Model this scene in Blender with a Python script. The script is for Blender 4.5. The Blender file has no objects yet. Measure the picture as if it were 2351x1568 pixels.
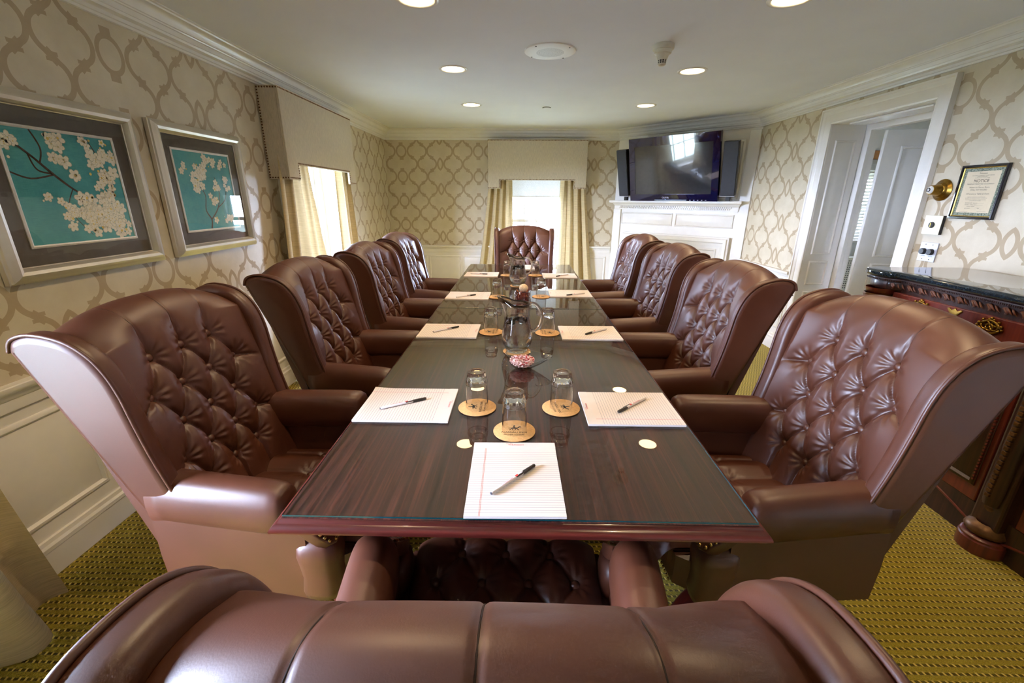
import bpy, bmesh, math, random
from mathutils import Vector, Matrix
random.seed(7)
R = math.radians
PI = math.pi
scene = bpy.context.scene
C = scene.collection

# ------------------------------------------------------------------ camera
YAW, PITCH, ROLL, CAM_H, F_PX = .0165, .3205, .006, 1.4003, 989.84
fw = Vector((-math.sin(YAW)*math.cos(PITCH), math.cos(YAW)*math.cos(PITCH), -math.sin(PITCH)))
rt = Vector((math.cos(YAW), math.sin(YAW), 0)); up = rt.cross(fw)
r2 = rt*math.cos(ROLL) + up*math.sin(ROLL); u2 = up*math.cos(ROLL) - rt*math.sin(ROLL)
cam_d = bpy.data.cameras.new('camera'); cam = bpy.data.objects.new('camera', cam_d); C.objects.link(cam)
cam_d.sensor_width = 36; cam_d.lens = 36*F_PX/2351; cam_d.clip_start = .02; cam_d.clip_end = 300
cam.matrix_world = Matrix(((r2.x, u2.x, -fw.x, 0), (r2.y, u2.y, -fw.y, 0), (r2.z, u2.z, -fw.z, CAM_H), (0, 0, 0, 1)))
scene.camera = cam

# ------------------------------------------------------------------ world, exposure
SKY = 165
world = bpy.data.worlds.new('overcast'); scene.world = world; world.use_nodes = True
bg = world.node_tree.nodes['Background']; bg.inputs['Color'].default_value = (.62, .73, 1, 1); bg.inputs['Strength'].default_value = SKY
scene.view_settings.view_transform = 'Standard'; scene.view_settings.look = 'None'
scene.view_settings.gamma = 1; scene.view_settings.use_curve_mapping = False
scene.view_settings.exposure = 0.22
CAN_W = 6.5      # watts of one recessed downlight
scene.cycles.max_bounces = 9; scene.cycles.diffuse_bounces = 4; scene.cycles.glossy_bounces = 3
scene.cycles.transmission_bounces = 9; scene.cycles.transparent_max_bounces = 16
scene.cycles.sample_clamp_indirect = 6; scene.cycles.use_denoising = True; scene.cycles.use_adaptive_sampling = True; scene.cycles.adaptive_threshold = .08; scene.cycles.adaptive_min_samples = 20

# ------------------------------------------------------------------ room numbers
XL, XR, YB, YF = -1.805, 2.516, 6.20, -2.6
X1, Y2 = 1.2885, 4.996            # ends of the slanted fireplace wall
ZC, ZCR, ZRAIL = 2.2476, 2.1227, .767
ZT = .765                          # top of the table glass

# ------------------------------------------------------------------ node helpers
def lin(c):
    return tuple(((x/255)/12.92 if x/255 <= .04045 else ((x/255+.055)/1.055)**2.4) for x in c)
def new_mat(name):
    m = bpy.data.materials.new(name); m.use_nodes = True
    nt = m.node_tree; nt.nodes.clear()
    out = nt.nodes.new('ShaderNodeOutputMaterial')
    return m, nt, out
def N(nt, t, **kw):
    n = nt.nodes.new(t)
    for k, v in kw.items(): setattr(n, k, v)
    return n
class Ex:
    nt = None
    def __init__(s, v): s.v = v
    @staticmethod
    def op(o, *a):
        n = Ex.nt.nodes.new('ShaderNodeMath'); n.operation = o
        for i, x in enumerate(a):
            x = x.v if isinstance(x, Ex) else x
            if isinstance(x, (int, float)): n.inputs[i].default_value = x
            else: Ex.nt.links.new(x, n.inputs[i])
        return Ex(n.outputs[0])
    def __add__(s, o): return Ex.op('ADD', s, o)
    def __radd__(s, o): return Ex.op('ADD', o, s)
    def __sub__(s, o): return Ex.op('SUBTRACT', s, o)
    def __rsub__(s, o): return Ex.op('SUBTRACT', o, s)
    def __mul__(s, o): return Ex.op('MULTIPLY', s, o)
    def __rmul__(s, o): return Ex.op('MULTIPLY', o, s)
    def __truediv__(s, o): return Ex.op('DIVIDE', s, o)
def mn(a, b): return Ex.op('MINIMUM', a, b)
def mx(a, b): return Ex.op('MAXIMUM', a, b)
def ab(a): return Ex.op('ABSOLUTE', a)
def sq(a): return Ex.op('SQRT', a)
def pp(a, s): return Ex.op('PINGPONG', a, s)
def step(a, e0, e1):     # 1 below e0 .. 0 above e1
    n = Ex.nt.nodes.new('ShaderNodeMapRange'); n.inputs[1].default_value = e0; n.inputs[2].default_value = e1
    n.inputs[3].default_value = 1; n.inputs[4].default_value = 0
    Ex.nt.links.new(a.v, n.inputs[0]); return Ex(n.outputs[0])
def coords(nt, kind='Object', scale=(1, 1, 1), rot=(0, 0, 0)):
    tc = N(nt, 'ShaderNodeTexCoord'); mp = N(nt, 'ShaderNodeMapping')
    mp.inputs['Scale'].default_value = scale; mp.inputs['Rotation'].default_value = rot
    nt.links.new(tc.outputs[kind], mp.inputs[0]); return mp.outputs[0]
def noise(nt, co, scale, detail=3, rough=.5):
    n = N(nt, 'ShaderNodeTexNoise'); n.inputs['Scale'].default_value = scale
    n.inputs['Detail'].default_value = detail; n.inputs['Roughness'].default_value = rough
    nt.links.new(co, n.inputs['Vector']); return n.outputs['Fac']
def ramp(nt, fac, stops):
    n = N(nt, 'ShaderNodeValToRGB'); e = n.color_ramp.elements
    while len(e) < len(stops): e.new(.5)
    for i, (p, c) in enumerate(stops):
        e[i].position = p; e[i].color = (*c, 1)
    nt.links.new(fac, n.inputs[0]); return n.outputs[0]
def mixc(nt, fac, a, b, mode='MIX'):
    n = N(nt, 'ShaderNodeMix', data_type='RGBA', blend_type=mode)
    for i, x in ((0, fac), (6, a), (7, b)):
        if isinstance(x, (int, float)): n.inputs[i].default_value = x
        elif isinstance(x, tuple): n.inputs[i].default_value = (*x, 1)
        else: nt.links.new(x, n.inputs[i])
    return n.outputs[2]
def bump(nt, h, strength, dist=.002):
    n = N(nt, 'ShaderNodeBump'); n.inputs['Strength'].default_value = strength; n.inputs['Distance'].default_value = dist
    nt.links.new(h, n.inputs['Height']); return n.outputs[0]
def princ(nt, out, base, rough=.5, metal=0, coat=0, coat_r=.05, spec=.5, sheen=0, normal=None, emit=None, es=0, ior=1.5):
    p = N(nt, 'ShaderNodeBsdfPrincipled')
    if isinstance(base, tuple): p.inputs['Base Color'].default_value = (*base, 1)
    else: nt.links.new(base, p.inputs['Base Color'])
    if isinstance(rough, (int, float)): p.inputs['Roughness'].default_value = rough
    else: nt.links.new(rough, p.inputs['Roughness'])
    p.inputs['Metallic'].default_value = metal; p.inputs['Coat Weight'].default_value = coat
    p.inputs['Coat Roughness'].default_value = coat_r; p.inputs['Specular IOR Level'].default_value = spec
    p.inputs['Sheen Weight'].default_value = sheen; p.inputs['IOR'].default_value = ior
    if normal is not None: nt.links.new(normal, p.inputs['Normal'])
    if emit: p.inputs['Emission Color'].default_value = (*emit, 1); p.inputs['Emission Strength'].default_value = es
    nt.links.new(p.outputs[0], out.inputs[0]); return p
M = {}
def simple(name, base, rough=.5, var=.08, vscale=30, bs=0, bscale=200, **kw):
    """one colour with slight tonal noise and optional fine relief"""
    m, nt, out = new_mat(name); co = coords(nt)
    f = noise(nt, co, vscale, 3)
    lo = tuple(x*(1-var) for x in base); hi = tuple(min(1, x*(1+var)) for x in base)
    col = ramp(nt, f, [(.3, lo), (.7, hi)])
    nrm = bump(nt, noise(nt, co, bscale, 2), bs) if bs else None
    princ(nt, out, col, rough, normal=nrm, **kw); M[name] = m; return m

# ------------------------------------------------------------------ materials
def wallpaper():
    m, nt, out = new_mat('trellis_wallpaper'); Ex.nt = nt
    uvn = N(nt, 'ShaderNodeUVMap'); sp = N(nt, 'ShaderNodeSeparateXYZ'); nt.links.new(uvn.outputs[0], sp.inputs[0])
    u, v = Ex(sp.outputs[0]), Ex(sp.outputs[1])
    P, V, w, RR = 1.026, .3145, .0112, .072
    x = pp(u, P/2); t = pp(v, V/2); h = V/2 - t
    lim = .064
    d = None
    def add(k):
        nonlocal d
        d = k if d is None else mn(d, k)
    def arc(cx, ty, side):      # side +1: arc bulges to larger x
        dx = x - cx
        k = ab(sq(dx*dx + ty*ty) - RR)
        k = mx(k, ty - lim)
        k = mx(k, dx*(-side))
        add(k)
    arc(.085+RR, t, -1); arc(.332-RR, t, 1); arc(.345+RR, t, -1)
    arc(.203-RR, h, 1); arc(.216+RR, h, -1); arc(.460-RR, h, 1)
    py = t - V/4
    for mxx, sg in ((.144, 1), (.274, -1), (.4025, 1)):
        px = (x - mxx)*sg
        a = (px + py)*.7071; b = (px - py)*.7071
        add(mx(ab(a) - (.029-w), ab(b) - (.0158-w)))
    e = sq((x*1.16)*(x*1.16) + t*t) - .071
    add(ab(e)); add(mx(x - (.026-w), ab(t - .088) - (.018-w)))
    xa = P/2 - x
    add(ab(sq((xa+.058)*(xa+.058) + h*h) - .091))
    band = step(d, w-.0006, w+.0006)
    co = coords(nt, 'UV')
    n1 = noise(nt, co, 5, 5, .6); n2 = noise(nt, co, 140, 2)
    g = ramp(nt, n1, [(.3, lin((196, 184, 158))), (.7, lin((212, 202, 180)))])
    pat = ramp(nt, n1, [(.3, lin((166, 147, 117))), (.7, lin((178, 160, 131)))])
    col = mixc(nt, band.v, g, pat)
    rg = N(nt, 'ShaderNodeMapRange'); rg.inputs[3].default_value = .42; rg.inputs[4].default_value = .6
    nt.links.new(band.v, rg.inputs[0])
    princ(nt, out, col, rg.outputs[0], spec=.45, normal=bump(nt, n2, .12))
    M['paper'] = m
wallpaper()
def carpet():
    m, nt, out = new_mat('loop_carpet'); Ex.nt = nt
    tc = N(nt, 'ShaderNodeTexCoord'); sp = N(nt, 'ShaderNodeSeparateXYZ'); nt.links.new(tc.outputs['Object'], sp.inputs[0])
    nz = noise(nt, tc.outputs['Object'], 45, 2)
    u = Ex(sp.outputs[0]) + (Ex(nz) - .5)*.006; v = Ex(sp.outputs[1]) + (Ex(nz) - .5)*.004
    px, py = .0205, .026
    row = Ex.op('FLOOR', v/py); fv = Ex.op('FRACT', v/py)
    fu = Ex.op('FRACT', (u + row*.0062)/px)
    dash = step(ab(fu - .5 + (fv - .5)*.35), .13, .2)*step(ab(fv - .5), .15, .24)
    dark = step(ab(fv - .46), .10, .2)*(1 - dash)
    fine = noise(nt, tc.outputs['Object'], 420, 2)
    vor = N(nt, 'ShaderNodeTexVoronoi'); vor.inputs['Scale'].default_value = 190
    nt.links.new(tc.outputs['Object'], vor.inputs['Vector'])
    base = ramp(nt, fine, [(.3, lin((126, 112, 24))), (.7, lin((182, 160, 46)))])
    col = mixc(nt, (dark*.75).v, base, lin((52, 40, 10)))
    col = mixc(nt, dash.v, col, lin((222, 190, 92)))
    hgt = dash*.7 + Ex(vor.outputs['Distance'])*.6 - dark*.5
    princ(nt, out, col, .95, spec=.1, sheen=.15, normal=bump(nt, hgt.v, .8, .004))
    M['carpet'] = m
carpet()
def leather():
    m, nt, out = new_mat('brown_leather'); co = coords(nt)
    f = noise(nt, co, 6, 4); g = noise(nt, co, 520, 3)
    col = ramp(nt, f, [(.3, (.062, .0160, .0058)), (.7, (.086, .0225, .0085))])
    rr = N(nt, 'ShaderNodeMapRange'); rr.inputs[3].default_value = .38; rr.inputs[4].default_value = .48
    nt.links.new(f, rr.inputs[0])
    princ(nt, out, col, rr.outputs[0], spec=.62, normal=bump(nt, g, .10, .001)); M['leather'] = m
leather()
simple('seam_groove_shade', (.018, .006, .003), .6)  # darker leather tone, stands in for shade down in seams and creases
def wood(name, dark, mid, lite, rough, coat, scale=1, axis=1):
    m, nt, out = new_mat(name)
    sc = [38*scale, 38*scale, 38*scale]; sc[axis] = 1.6*scale
    co = coords(nt, 'Object', tuple(sc))
    a = noise(nt, co, 1.0, 4, .65)
    sc2 = [150*scale]*3; sc2[axis] = 3*scale
    b = noise(nt, coords(nt, 'Object', tuple(sc2)), 1.0, 2)
    col = ramp(nt, a, [(.28, dark), (.5, mid), (.72, lite)])
    col = mixc(nt, .35, col, ramp(nt, b, [(.35, dark), (.65, lite)]))
    princ(nt, out, col, rough, coat=coat, coat_r=.06, normal=bump(nt, b, .05, .001)); M[name] = m
def veneer():
    m, nt, out = new_mat('mahogany_top')
    a = noise(nt, coords(nt, 'Object', (120, 1.5, 1)), 1, 3, .6); b = noise(nt, coords(nt, 'Object', (34, .9, 1)), 1, 4, .6); c = noise(nt, coords(nt, 'Object', (420, 6, 1)), 1, 2)
    fine = ramp(nt, a, [(.40, (.013, .0045, .004)), (.52, (.034, .009, .007)), (.66, (.15, .036, .026))])
    wide = ramp(nt, b, [(.36, (.012, .004, .0035)), (.66, (.095, .024, .017))])
    col = mixc(nt, .42, fine, wide); col = mixc(nt, .2, col, ramp(nt, c, [(.4, (.008, .003, .003)), (.6, (.11, .03, .02))]))
    princ(nt, out, col, .5, spec=.3); M['mahogany_top'] = m
veneer()
wood('mahogany_edge', (.030, .004, .003), (.075, .009, .006), (.15, .020, .012), .3, .3, .6, 0)
wood('cherry', (.05, .006, .004), (.13, .016, .009), (.21, .032, .014), .35, .5, .5, 2)
wood('dark_carved', (.012, .004, .003), (.03, .008, .005), (.07, .02, .010), .4, .4, .7, 2)
def thin_glass(name, tint, refl=1.0, rough=.0, ior=1.5):
    m, nt, out = new_mat(name)
    fr = N(nt, 'ShaderNodeFresnel'); fr.inputs['IOR'].default_value = ior
    mul = N(nt, 'ShaderNodeMath', operation='MULTIPLY', use_clamp=True); mul.inputs[1].default_value = refl
    geo = N(nt, 'ShaderNodeNewGeometry'); inv = N(nt, 'ShaderNodeMath', operation='SUBTRACT'); inv.inputs[0].default_value = 1
    nt.links.new(geo.outputs['Backfacing'], inv.inputs[1])
    fm = N(nt, 'ShaderNodeMath', operation='MULTIPLY'); nt.links.new(fr.outputs[0], fm.inputs[0]); nt.links.new(inv.outputs[0], fm.inputs[1])
    nt.links.new(fm.outputs[0], mul.inputs[0])
    tr = N(nt, 'ShaderNodeBsdfTransparent'); tr.inputs[0].default_value = (*tint, 1)
    gl = N(nt, 'ShaderNodeBsdfGlossy'); gl.inputs['Roughness'].default_value = rough
    mix = N(nt, 'ShaderNodeMixShader')
    nt.links.new(mul.outputs[0], mix.inputs[0]); nt.links.new(tr.outputs[0], mix.inputs[1]); nt.links.new(gl.outputs[0], mix.inputs[2])
    nt.links.new(mix.outputs[0], out.inputs[0]); M[name] = m
thin_glass('sheet_glass', (.97, 1, .99), 1.75)
thin_glass('pane_glass', (.98, .99, 1), 1.0)
thin_glass('vessel_glass', (.96, .97, .97), 2.4)
thin_glass('picture_glass', (1, 1, 1), 1.1)
simple('glass_edge', lin((12, 62, 66)), .15, coat=.6)
def real_glass(name, color, ior=1.48, rough=0.0, clear=0.0):
    m, nt, out = new_mat(name)
    g = N(nt, 'ShaderNodeBsdfGlass'); g.inputs['IOR'].default_value = ior; g.inputs['Roughness'].default_value = rough
    g.inputs['Color'].default_value = (*color, 1); tr = N(nt, 'ShaderNodeBsdfTransparent'); mix = N(nt, 'ShaderNodeMixShader'); mix.inputs[0].default_value = clear
    nt.links.new(g.outputs[0], mix.inputs[1]); nt.links.new(tr.outputs[0], mix.inputs[2]); nt.links.new(mix.outputs[0], out.inputs[0]); M[name] = m
real_glass('clear_glass', (1, 1, 1), 1.46, 0, .08); real_glass('jug_glass', (1, 1, 1), 1.42, 0, .12); real_glass('dish_glass', (1, 1, 1), 1.35, 0, .22); real_glass('water', (.97, .99, 1), 1.33); real_glass('ice', (1, 1, 1), 1.31, .08)
simple('white_paint', lin((236, 233, 226)), .38, .02, 12, .04, 60, coat=.15)
simple('crown_paint', lin((236, 237, 238)), .3, .02, 12, coat=.2)
simple('ceiling_paint', lin((232, 238, 250)), .75, .02, 3, .12, 160)
simple('linen', lin((206, 192, 166)), .9, .1, 40, .5, 600, sheen=.2)
def fabric(name, c, transl, streak=(300, 300, 8)):
    m, nt, out = new_mat(name); co = coords(nt, 'Object', streak)
    f = noise(nt, co, 1, 3, .7)
    col = ramp(nt, f, [(.25, tuple(x*.72 for x in c)), (.75, tuple(min(1, x*1.12) for x in c))])
    p = princ(nt, out, col, .8, sheen=.3, normal=bump(nt, f, .25, .001))
    if transl:
        t = N(nt, 'ShaderNodeBsdfTranslucent'); nt.links.new(col, t.inputs[0])
        mix = N(nt, 'ShaderNodeMixShader'); mix.inputs[0].default_value = transl
        nt.links.new(p.outputs[0], mix.inputs[1]); nt.links.new(t.outputs[0], mix.inputs[2]); nt.links.new(mix.outputs[0], out.inputs[0])
    M[name] = m
fabric('linen', lin((205, 192, 168)), 0, (220, 220, 22))
fabric('curtain', lin((200, 180, 138)), .05, (10, 10, 260))
fabric('shade', lin((245, 245, 242)), .2, (200, 200, 200))
simple('nail_bronze', lin((110, 78, 50)), .35, metal=.9)
simple('nail_brass', lin((176, 146, 84)), .25, metal=1)
simple('antique_brass', lin((150, 116, 52)), .32, .2, 60, metal=1)
simple('carved_brown', lin((96, 54, 36)), .4, .3, 40, coat=.3)
simple('gilded_wood', lin((104, 70, 34)), .42, .3, 50, metal=.45)
simple('silver_frame', lin((218, 212, 202)), .32, .06, 8, metal=.7)
simple('silver_liner', lin((222, 218, 212)), .35, metal=.4)
simple('mat_board', lin((92, 88, 80)), .8)
def art(name, base, deep):
    m, nt, out = new_mat(name); co = coords(nt)
    f = noise(nt, co, 4, 5, .6)
    a = noise(nt, coords(nt, 'Object', (10, 700, 30)), 1, 2); b = noise(nt, coords(nt, 'Object', (10, 30, 700)), 1, 2)
    col = ramp(nt, f, [(.3, deep), (.7, base)])
    col = mixc(nt, .25, col, ramp(nt, a, [(.3, deep), (.7, base)])); col = mixc(nt, .25, col, ramp(nt, b, [(.3, deep), (.7, base)]))
    princ(nt, out, col, .8); M[name] = m
art('teal_print', lin((98, 176, 174)), lin((44, 128, 136)))
simple('petal_shade', lin((176, 178, 158)), .8, .1, 300)
simple('petal', lin((232, 226, 206)), .8, .1, 300); simple('bud_yellow', lin((214, 188, 96)), .8, .15, 200); simple('twig', lin((76, 60, 50)), .8, .3, 90)
simple('black_plastic', (.012, .012, .014), .35); simple('tv_bezel', (.002, .004, .034), .06, coat=1, coat_r=.02)
simple('tv_screen', (.030, .034, .040), .1, coat=1, coat_r=.015); simple('tv_speaker', (.028, .030, .042), .6, bs=.2, bscale=900)
simple('cork', lin((206, 156, 98)), .85, .12, 160, .3, 500); simple('ink', (.02, .016, .012), .8); simple('cork_edge', lin((70, 44, 26)), .8)
simple('paper_white', lin((226, 214, 205)), .8, .01); simple('rule_grey', lin((150, 142, 148)), .8, 0); simple('rule_red', lin((214, 130, 124)), .8, 0)
simple('print_red', lin((206, 60, 56)), .7, 0); simple('pad_binding', lin((224, 214, 206)), .7, .01)
simple('pen_white', lin((226, 220, 222)), .3, .01); simple('pen_black', (.02, .016, .015), .3)
simple('rubber_black', (.01, .01, .01), .5); simple('plate_cream', lin((236, 232, 204)), .35, .02); simple('plate_steel', lin((196, 198, 208)), .3, .03, metal=.3)
simple('black_lacquer', (.008, .007, .012), .2, coat=.5); simple('gilt', lin((206, 176, 90)), .3, .1, metal=.8); simple('bulb_lens', lin((226, 226, 222)), .1, .02)
simple('parchment', lin((222, 208, 178)), .8, .03, 20); simple('detector_plastic', lin((222, 218, 202)), .45, .02); simple('speaker_white', lin((244, 245, 247)), .45, .01)
simple('siding', lin((238, 240, 244)), .8, .03, 2); simple('far_glass', lin((120, 130, 150)), .2); simple('lawn', lin((150, 160, 140)), .9)
simple('candy_pink', lin((232, 190, 184)), .35, .2, 90); simple('candy_red', lin((176, 40, 48)), .35); simple('dried_red', lin((104, 34, 20)), .8, .4, 60); simple('dried_orange', lin((170, 92, 44)), .8, .3, 40); simple('dried_pod', lin((224, 196, 160)), .8, .15, 120)
simple('oak_trim', lin((150, 98, 44)), .5, .2, 20)
def cert_border():
    m, nt, out = new_mat('certificate_border'); co = coords(nt)
    vor = N(nt, 'ShaderNodeTexVoronoi'); vor.inputs['Scale'].default_value = 190; nt.links.new(co, vor.inputs['Vector'])
    princ(nt, out, ramp(nt, vor.outputs['Distance'], [(.25, lin((52, 74, 62))), (.6, lin((150, 158, 140)))]), .8); M['cert_border'] = m
cert_border()
def granite():
    m, nt, out = new_mat('dark_granite'); co = coords(nt)
    f = noise(nt, co, 160, 4, .8)
    princ(nt, out, ramp(nt, f, [(.42, (.006, .010, .014)), (.6, (.02, .035, .05)), (.75, (.09, .12, .15))]), .05, coat=.6, coat_r=.02); M['granite'] = m
granite()
def emitter(name, c, s):
    m, nt, out = new_mat(name); e = N(nt, 'ShaderNodeEmission'); e.inputs[0].default_value = (*c, 1); e.inputs[1].default_value = s
    nt.links.new(e.outputs[0], out.inputs[0]); M[name] = m
emitter('lamp_glow', (1, .72, .34), 15); emitter('led_blue', (.2, .45, 1), 4)

# ------------------------------------------------------------------ mesh helpers
class MB:
    def __init__(s): s.v = []; s.f = []; s.mi = []; s.uv = None; s.cur = 0
    def vert(s, p): s.v.append(tuple(p)); return len(s.v)-1
    def face(s, idx): s.f.append(tuple(idx)); s.mi.append(s.cur)
    def box(s, x0, x1, y0, y1, z0, z1):
        b = len(s.v)
        for z in (z0, z1):
            for x, y in ((x0, y0), (x1, y0), (x1, y1), (x0, y1)): s.v.append((x, y, z))
        for q in ((3, 2, 1, 0), (4, 5, 6, 7), (0, 1, 5, 4), (1, 2, 6, 5), (2, 3, 7, 6), (3, 0, 4, 7)): s.face([b+i for i in q])
        return s
    def bbox(s, x0, x1, y0, y1, z0, z1, r):
        """box with rounded-off edges (chamfer)"""
        bm = bmesh.new(); bmesh.ops.create_cube(bm, size=1)
        for v in bm.verts: v.co = Vector(((x0+x1)/2+v.co.x*(x1-x0), (y0+y1)/2+v.co.y*(y1-y0), (z0+z1)/2+v.co.z*(z1-z0)))
        bmesh.ops.bevel(bm, geom=bm.edges[:], offset=r, segments=2, affect='EDGES', profile=.5)
        s.add_bm(bm); return s
    def add_bm(s, bm):
        b = len(s.v); bm.verts.ensure_lookup_table(); bm.verts.index_update()
        for v in bm.verts: s.v.append(tuple(v.co))
        for f in bm.faces: s.face([b+v.index for v in f.verts])
        bm.free()
    def loft(s, rings, close=True, cap0=True, cap1=True):
        b = len(s.v); n = len(rings[0])
        for r in rings:
            for p in r: s.v.append(tuple(p))
        for i in range(len(rings)-1):
            for j in range(n if close else n-1):
                k = (j+1) % n
                s.face((b+i*n+j, b+i*n+k, b+(i+1)*n+k, b+(i+1)*n+j))
        if close and cap0: s.face([b+j for j in range(n)][::-1])
        if close and cap1: s.face([b+(len(rings)-1)*n+j for j in range(n)])
        return s
    def tube(s, pts, r, n=8, caps=True):
        pts = [Vector(p) for p in pts]; rings = []
        prev = None
        for i, p in enumerate(pts):
            t = (pts[min(i+1, len(pts)-1)] - pts[max(i-1, 0)]).normalized()
            if prev is None:
                a = Vector((0, 0, 1)) if abs(t.z) < .9 else Vector((1, 0, 0))
                nrm = (a - t*a.dot(t)).normalized()
            else: nrm = (prev - t*prev.dot(t)).normalized()
            prev = nrm; bi = t.cross(nrm)
            rr = r[i] if isinstance(r, (list, tuple)) else r
            rings.append([p + nrm*math.cos(2*PI*k/n)*rr + bi*math.sin(2*PI*k/n)*rr for k in range(n)])
        return s.loft(rings, True, caps, caps)
    def lathe(s, prof, n=32, c=(0, 0, 0), mod=None, caps=False):
        rings = []
        for (r, z) in prof:
            ring = []
            for k in range(n):
                a = 2*PI*k/n; rr = r*(mod(a, z) if mod else 1)
                ring.append((c[0]+rr*math.cos(a), c[1]+rr*math.sin(a), c[2]+z))
            rings.append(ring)
        return s.loft(rings, True, caps, caps)
    def prism(s, poly, fn, h0, h1):
        """poly of 2D points, fn(a,b,h)->xyz"""
        n = len(poly); b = len(s.v)
        for h in (h0, h1):
            for p in poly: s.v.append(tuple(fn(p[0], p[1], h)))
        for j in range(n):
            k = (j+1) % n; s.face((b+j, b+k, b+n+k, b+n+j))
        s.face([b+j for j in range(n)][::-1]); s.face([b+n+j for j in range(n)]); return s
    def grid(s, fn, nu, nv):
        b = len(s.v)
        for i in range(nu+1):
            for j in range(nv+1): s.v.append(tuple(fn(i/nu, j/nv)))
        for i in range(nu):
            for j in range(nv):
                a = b+i*(nv+1)+j; s.face((a, a+nv+1, a+nv+2, a+1))
        return s
    def build(s, name, mats, parent=None, smooth=False, auto=None, normals=True):
        me = bpy.data.meshes.new(name); me.from_pydata(s.v, [], s.f)
        ms = mats if isinstance(mats, (list, tuple)) else [mats]
        for m in ms: me.materials.append(M[m] if isinstance(m, str) else m)
        if len(ms) > 1: me.polygons.foreach_set('material_index', s.mi)
        if s.uv:
            l = me.uv_layers.new(name='UVMap')
            for k, uv in enumerate(s.uv): l.data[k].uv = uv
        if normals:
            bm = bmesh.new(); bm.from_mesh(me); bmesh.ops.recalc_face_normals(bm, faces=bm.faces[:]); bm.to_mesh(me); bm.free()
        if smooth: me.polygons.foreach_set('use_smooth', [True]*len(me.polygons))
        if auto:
            me.polygons.foreach_set('use_smooth', [True]*len(me.polygons)); me.set_sharp_from_angle(angle=R(auto))
        me.update()
        o = bpy.data.objects.new(name, me); C.objects.link(o); o.parent = parent
        return o
def tag(o, label=None, cat=None, group=None, kind=None):
    if label: o['label'] = label
    if cat: o['category'] = cat
    if group: o['group'] = group
    if kind: o['kind'] = kind
    return o
def thing(name, label, cat, loc=(0, 0, 0), rz=0, group=None):
    o = bpy.data.objects.new(name, None); C.objects.link(o); o.location = loc; o.rotation_euler = (0, 0, rz)
    o.empty_display_size = .1
    return tag(o, label, cat, group)
def struct(name, loc=(0, 0, 0), rz=0):
    o = bpy.data.objects.new(name, None); C.objects.link(o); o.location = loc; o.rotation_euler = (0, 0, rz); o['kind'] = 'structure'; return o
def copy_tree(o, parent=None):
    c = o.copy(); C.objects.link(c); c.parent = parent
    for ch in list(o.children): copy_tree(ch, c)
    return c
def inst(src, parent, loc, rot=None):
    c = src.copy(); C.objects.link(c); c.parent = parent; c.location = loc
    if rot is not None: c.rotation_euler = rot
    return c
def catmull(P, n=6):
    out = []
    for i in range(len(P)-1):
        p0, p1, p2, p3 = P[max(i-1, 0)], P[i], P[i+1], P[min(i+2, len(P)-1)]
        for k in range(n):
            t = k/n
            out.append(tuple(.5*((2*b)+(-a+c)*t+(2*a-5*b+4*c-d)*t*t+(-a+3*b-3*c+d)*t**3) for a, b, c, d in zip(p0, p1, p2, p3)))
    out.append(tuple(P[-1])); return out
def inset(poly, d):
    n = len(poly); out = []
    A = sum(poly[i][0]*poly[(i+1) % n][1]-poly[(i+1) % n][0]*poly[i][1] for i in range(n))
    sg = 1 if A > 0 else -1
    for i in range(n):
        p, q, r = Vector(poly[i-1]), Vector(poly[i]), Vector(poly[(i+1) % n])
        a = (q-p).normalized(); b = (r-q).normalized()
        na = Vector((-a.y, a.x))*sg; nb = Vector((-b.y, b.x))*sg
        m = na+nb
        m = m.normalized() if m.length > 1e-6 else na
        k = d/max(.45, m.dot(na)); out.append((q.x+m.x*k, q.y+m.y*k))
    return out
def plate(mb, poly, h0, h1, r, fn, seg=4, cap_in=0):
    """rounded slab: 2D outline between heights h0 and h1 with edge radius r; fn(a,b,h)->xyz"""
    rings = []
    for side in (0, 1):
        for k in range(seg+1):
            a = (k if side == 0 else seg-k)/seg*PI/2
            ins = r*(1-math.sin(a)); off = r*(1-math.cos(a))
            h = h0+off if side == 0 else h1-off
            rings.append([fn(x, y, h) for x, y in inset(poly, ins)])
    if cap_in:
        rings = [[fn(x, y, h0) for x, y in inset(poly, r+cap_in)]] + rings + [[fn(x, y, h1) for x, y in inset(poly, r+cap_in)]]
    return mb.loft(rings)
def superell(cx, cy, a, b, n=20, e=2.6):
    out = []
    for k in range(n):
        t = 2*PI*k/n; c, s = math.cos(t), math.sin(t)
        out.append((cx+a*math.copysign(abs(c)**(2/e), c), cy+b*math.copysign(abs(s)**(2/e), s)))
    return out
_txt = {}
def text(name, body, size, mat, parent, M4, align='CENTER', group=None):
    """flat lettering as a mesh"""
    key = (body, size, mat)
    if key not in _txt:
        cu = bpy.data.curves.new(name, 'FONT'); cu.body = body; cu.size = size; cu.align_x = align; cu.align_y = 'CENTER'; cu.resolution_u = 3
        tmp = bpy.data.objects.new('tmp_text', cu); C.objects.link(tmp); bpy.context.view_layer.update()
        me = bpy.data.meshes.new_from_object(tmp.evaluated_get(bpy.context.evaluated_depsgraph_get())); me.name = name
        bpy.data.objects.remove(tmp); me.materials.clear(); me.materials.append(M[mat]); _txt[key] = me
    o = bpy.data.objects.new(name, _txt[key]); C.objects.link(o); o.parent = parent; o.matrix_local = M4; return o
def frame4(xa, ya, loc):
    xa = Vector(xa).normalized(); ya = Vector(ya).normalized(); za = xa.cross(ya); l = Vector(loc)
    return Matrix(((xa.x, ya.x, za.x, l.x), (xa.y, ya.y, za.y, l.y), (xa.z, ya.z, za.z, l.z), (0, 0, 0, 1)))
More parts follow.
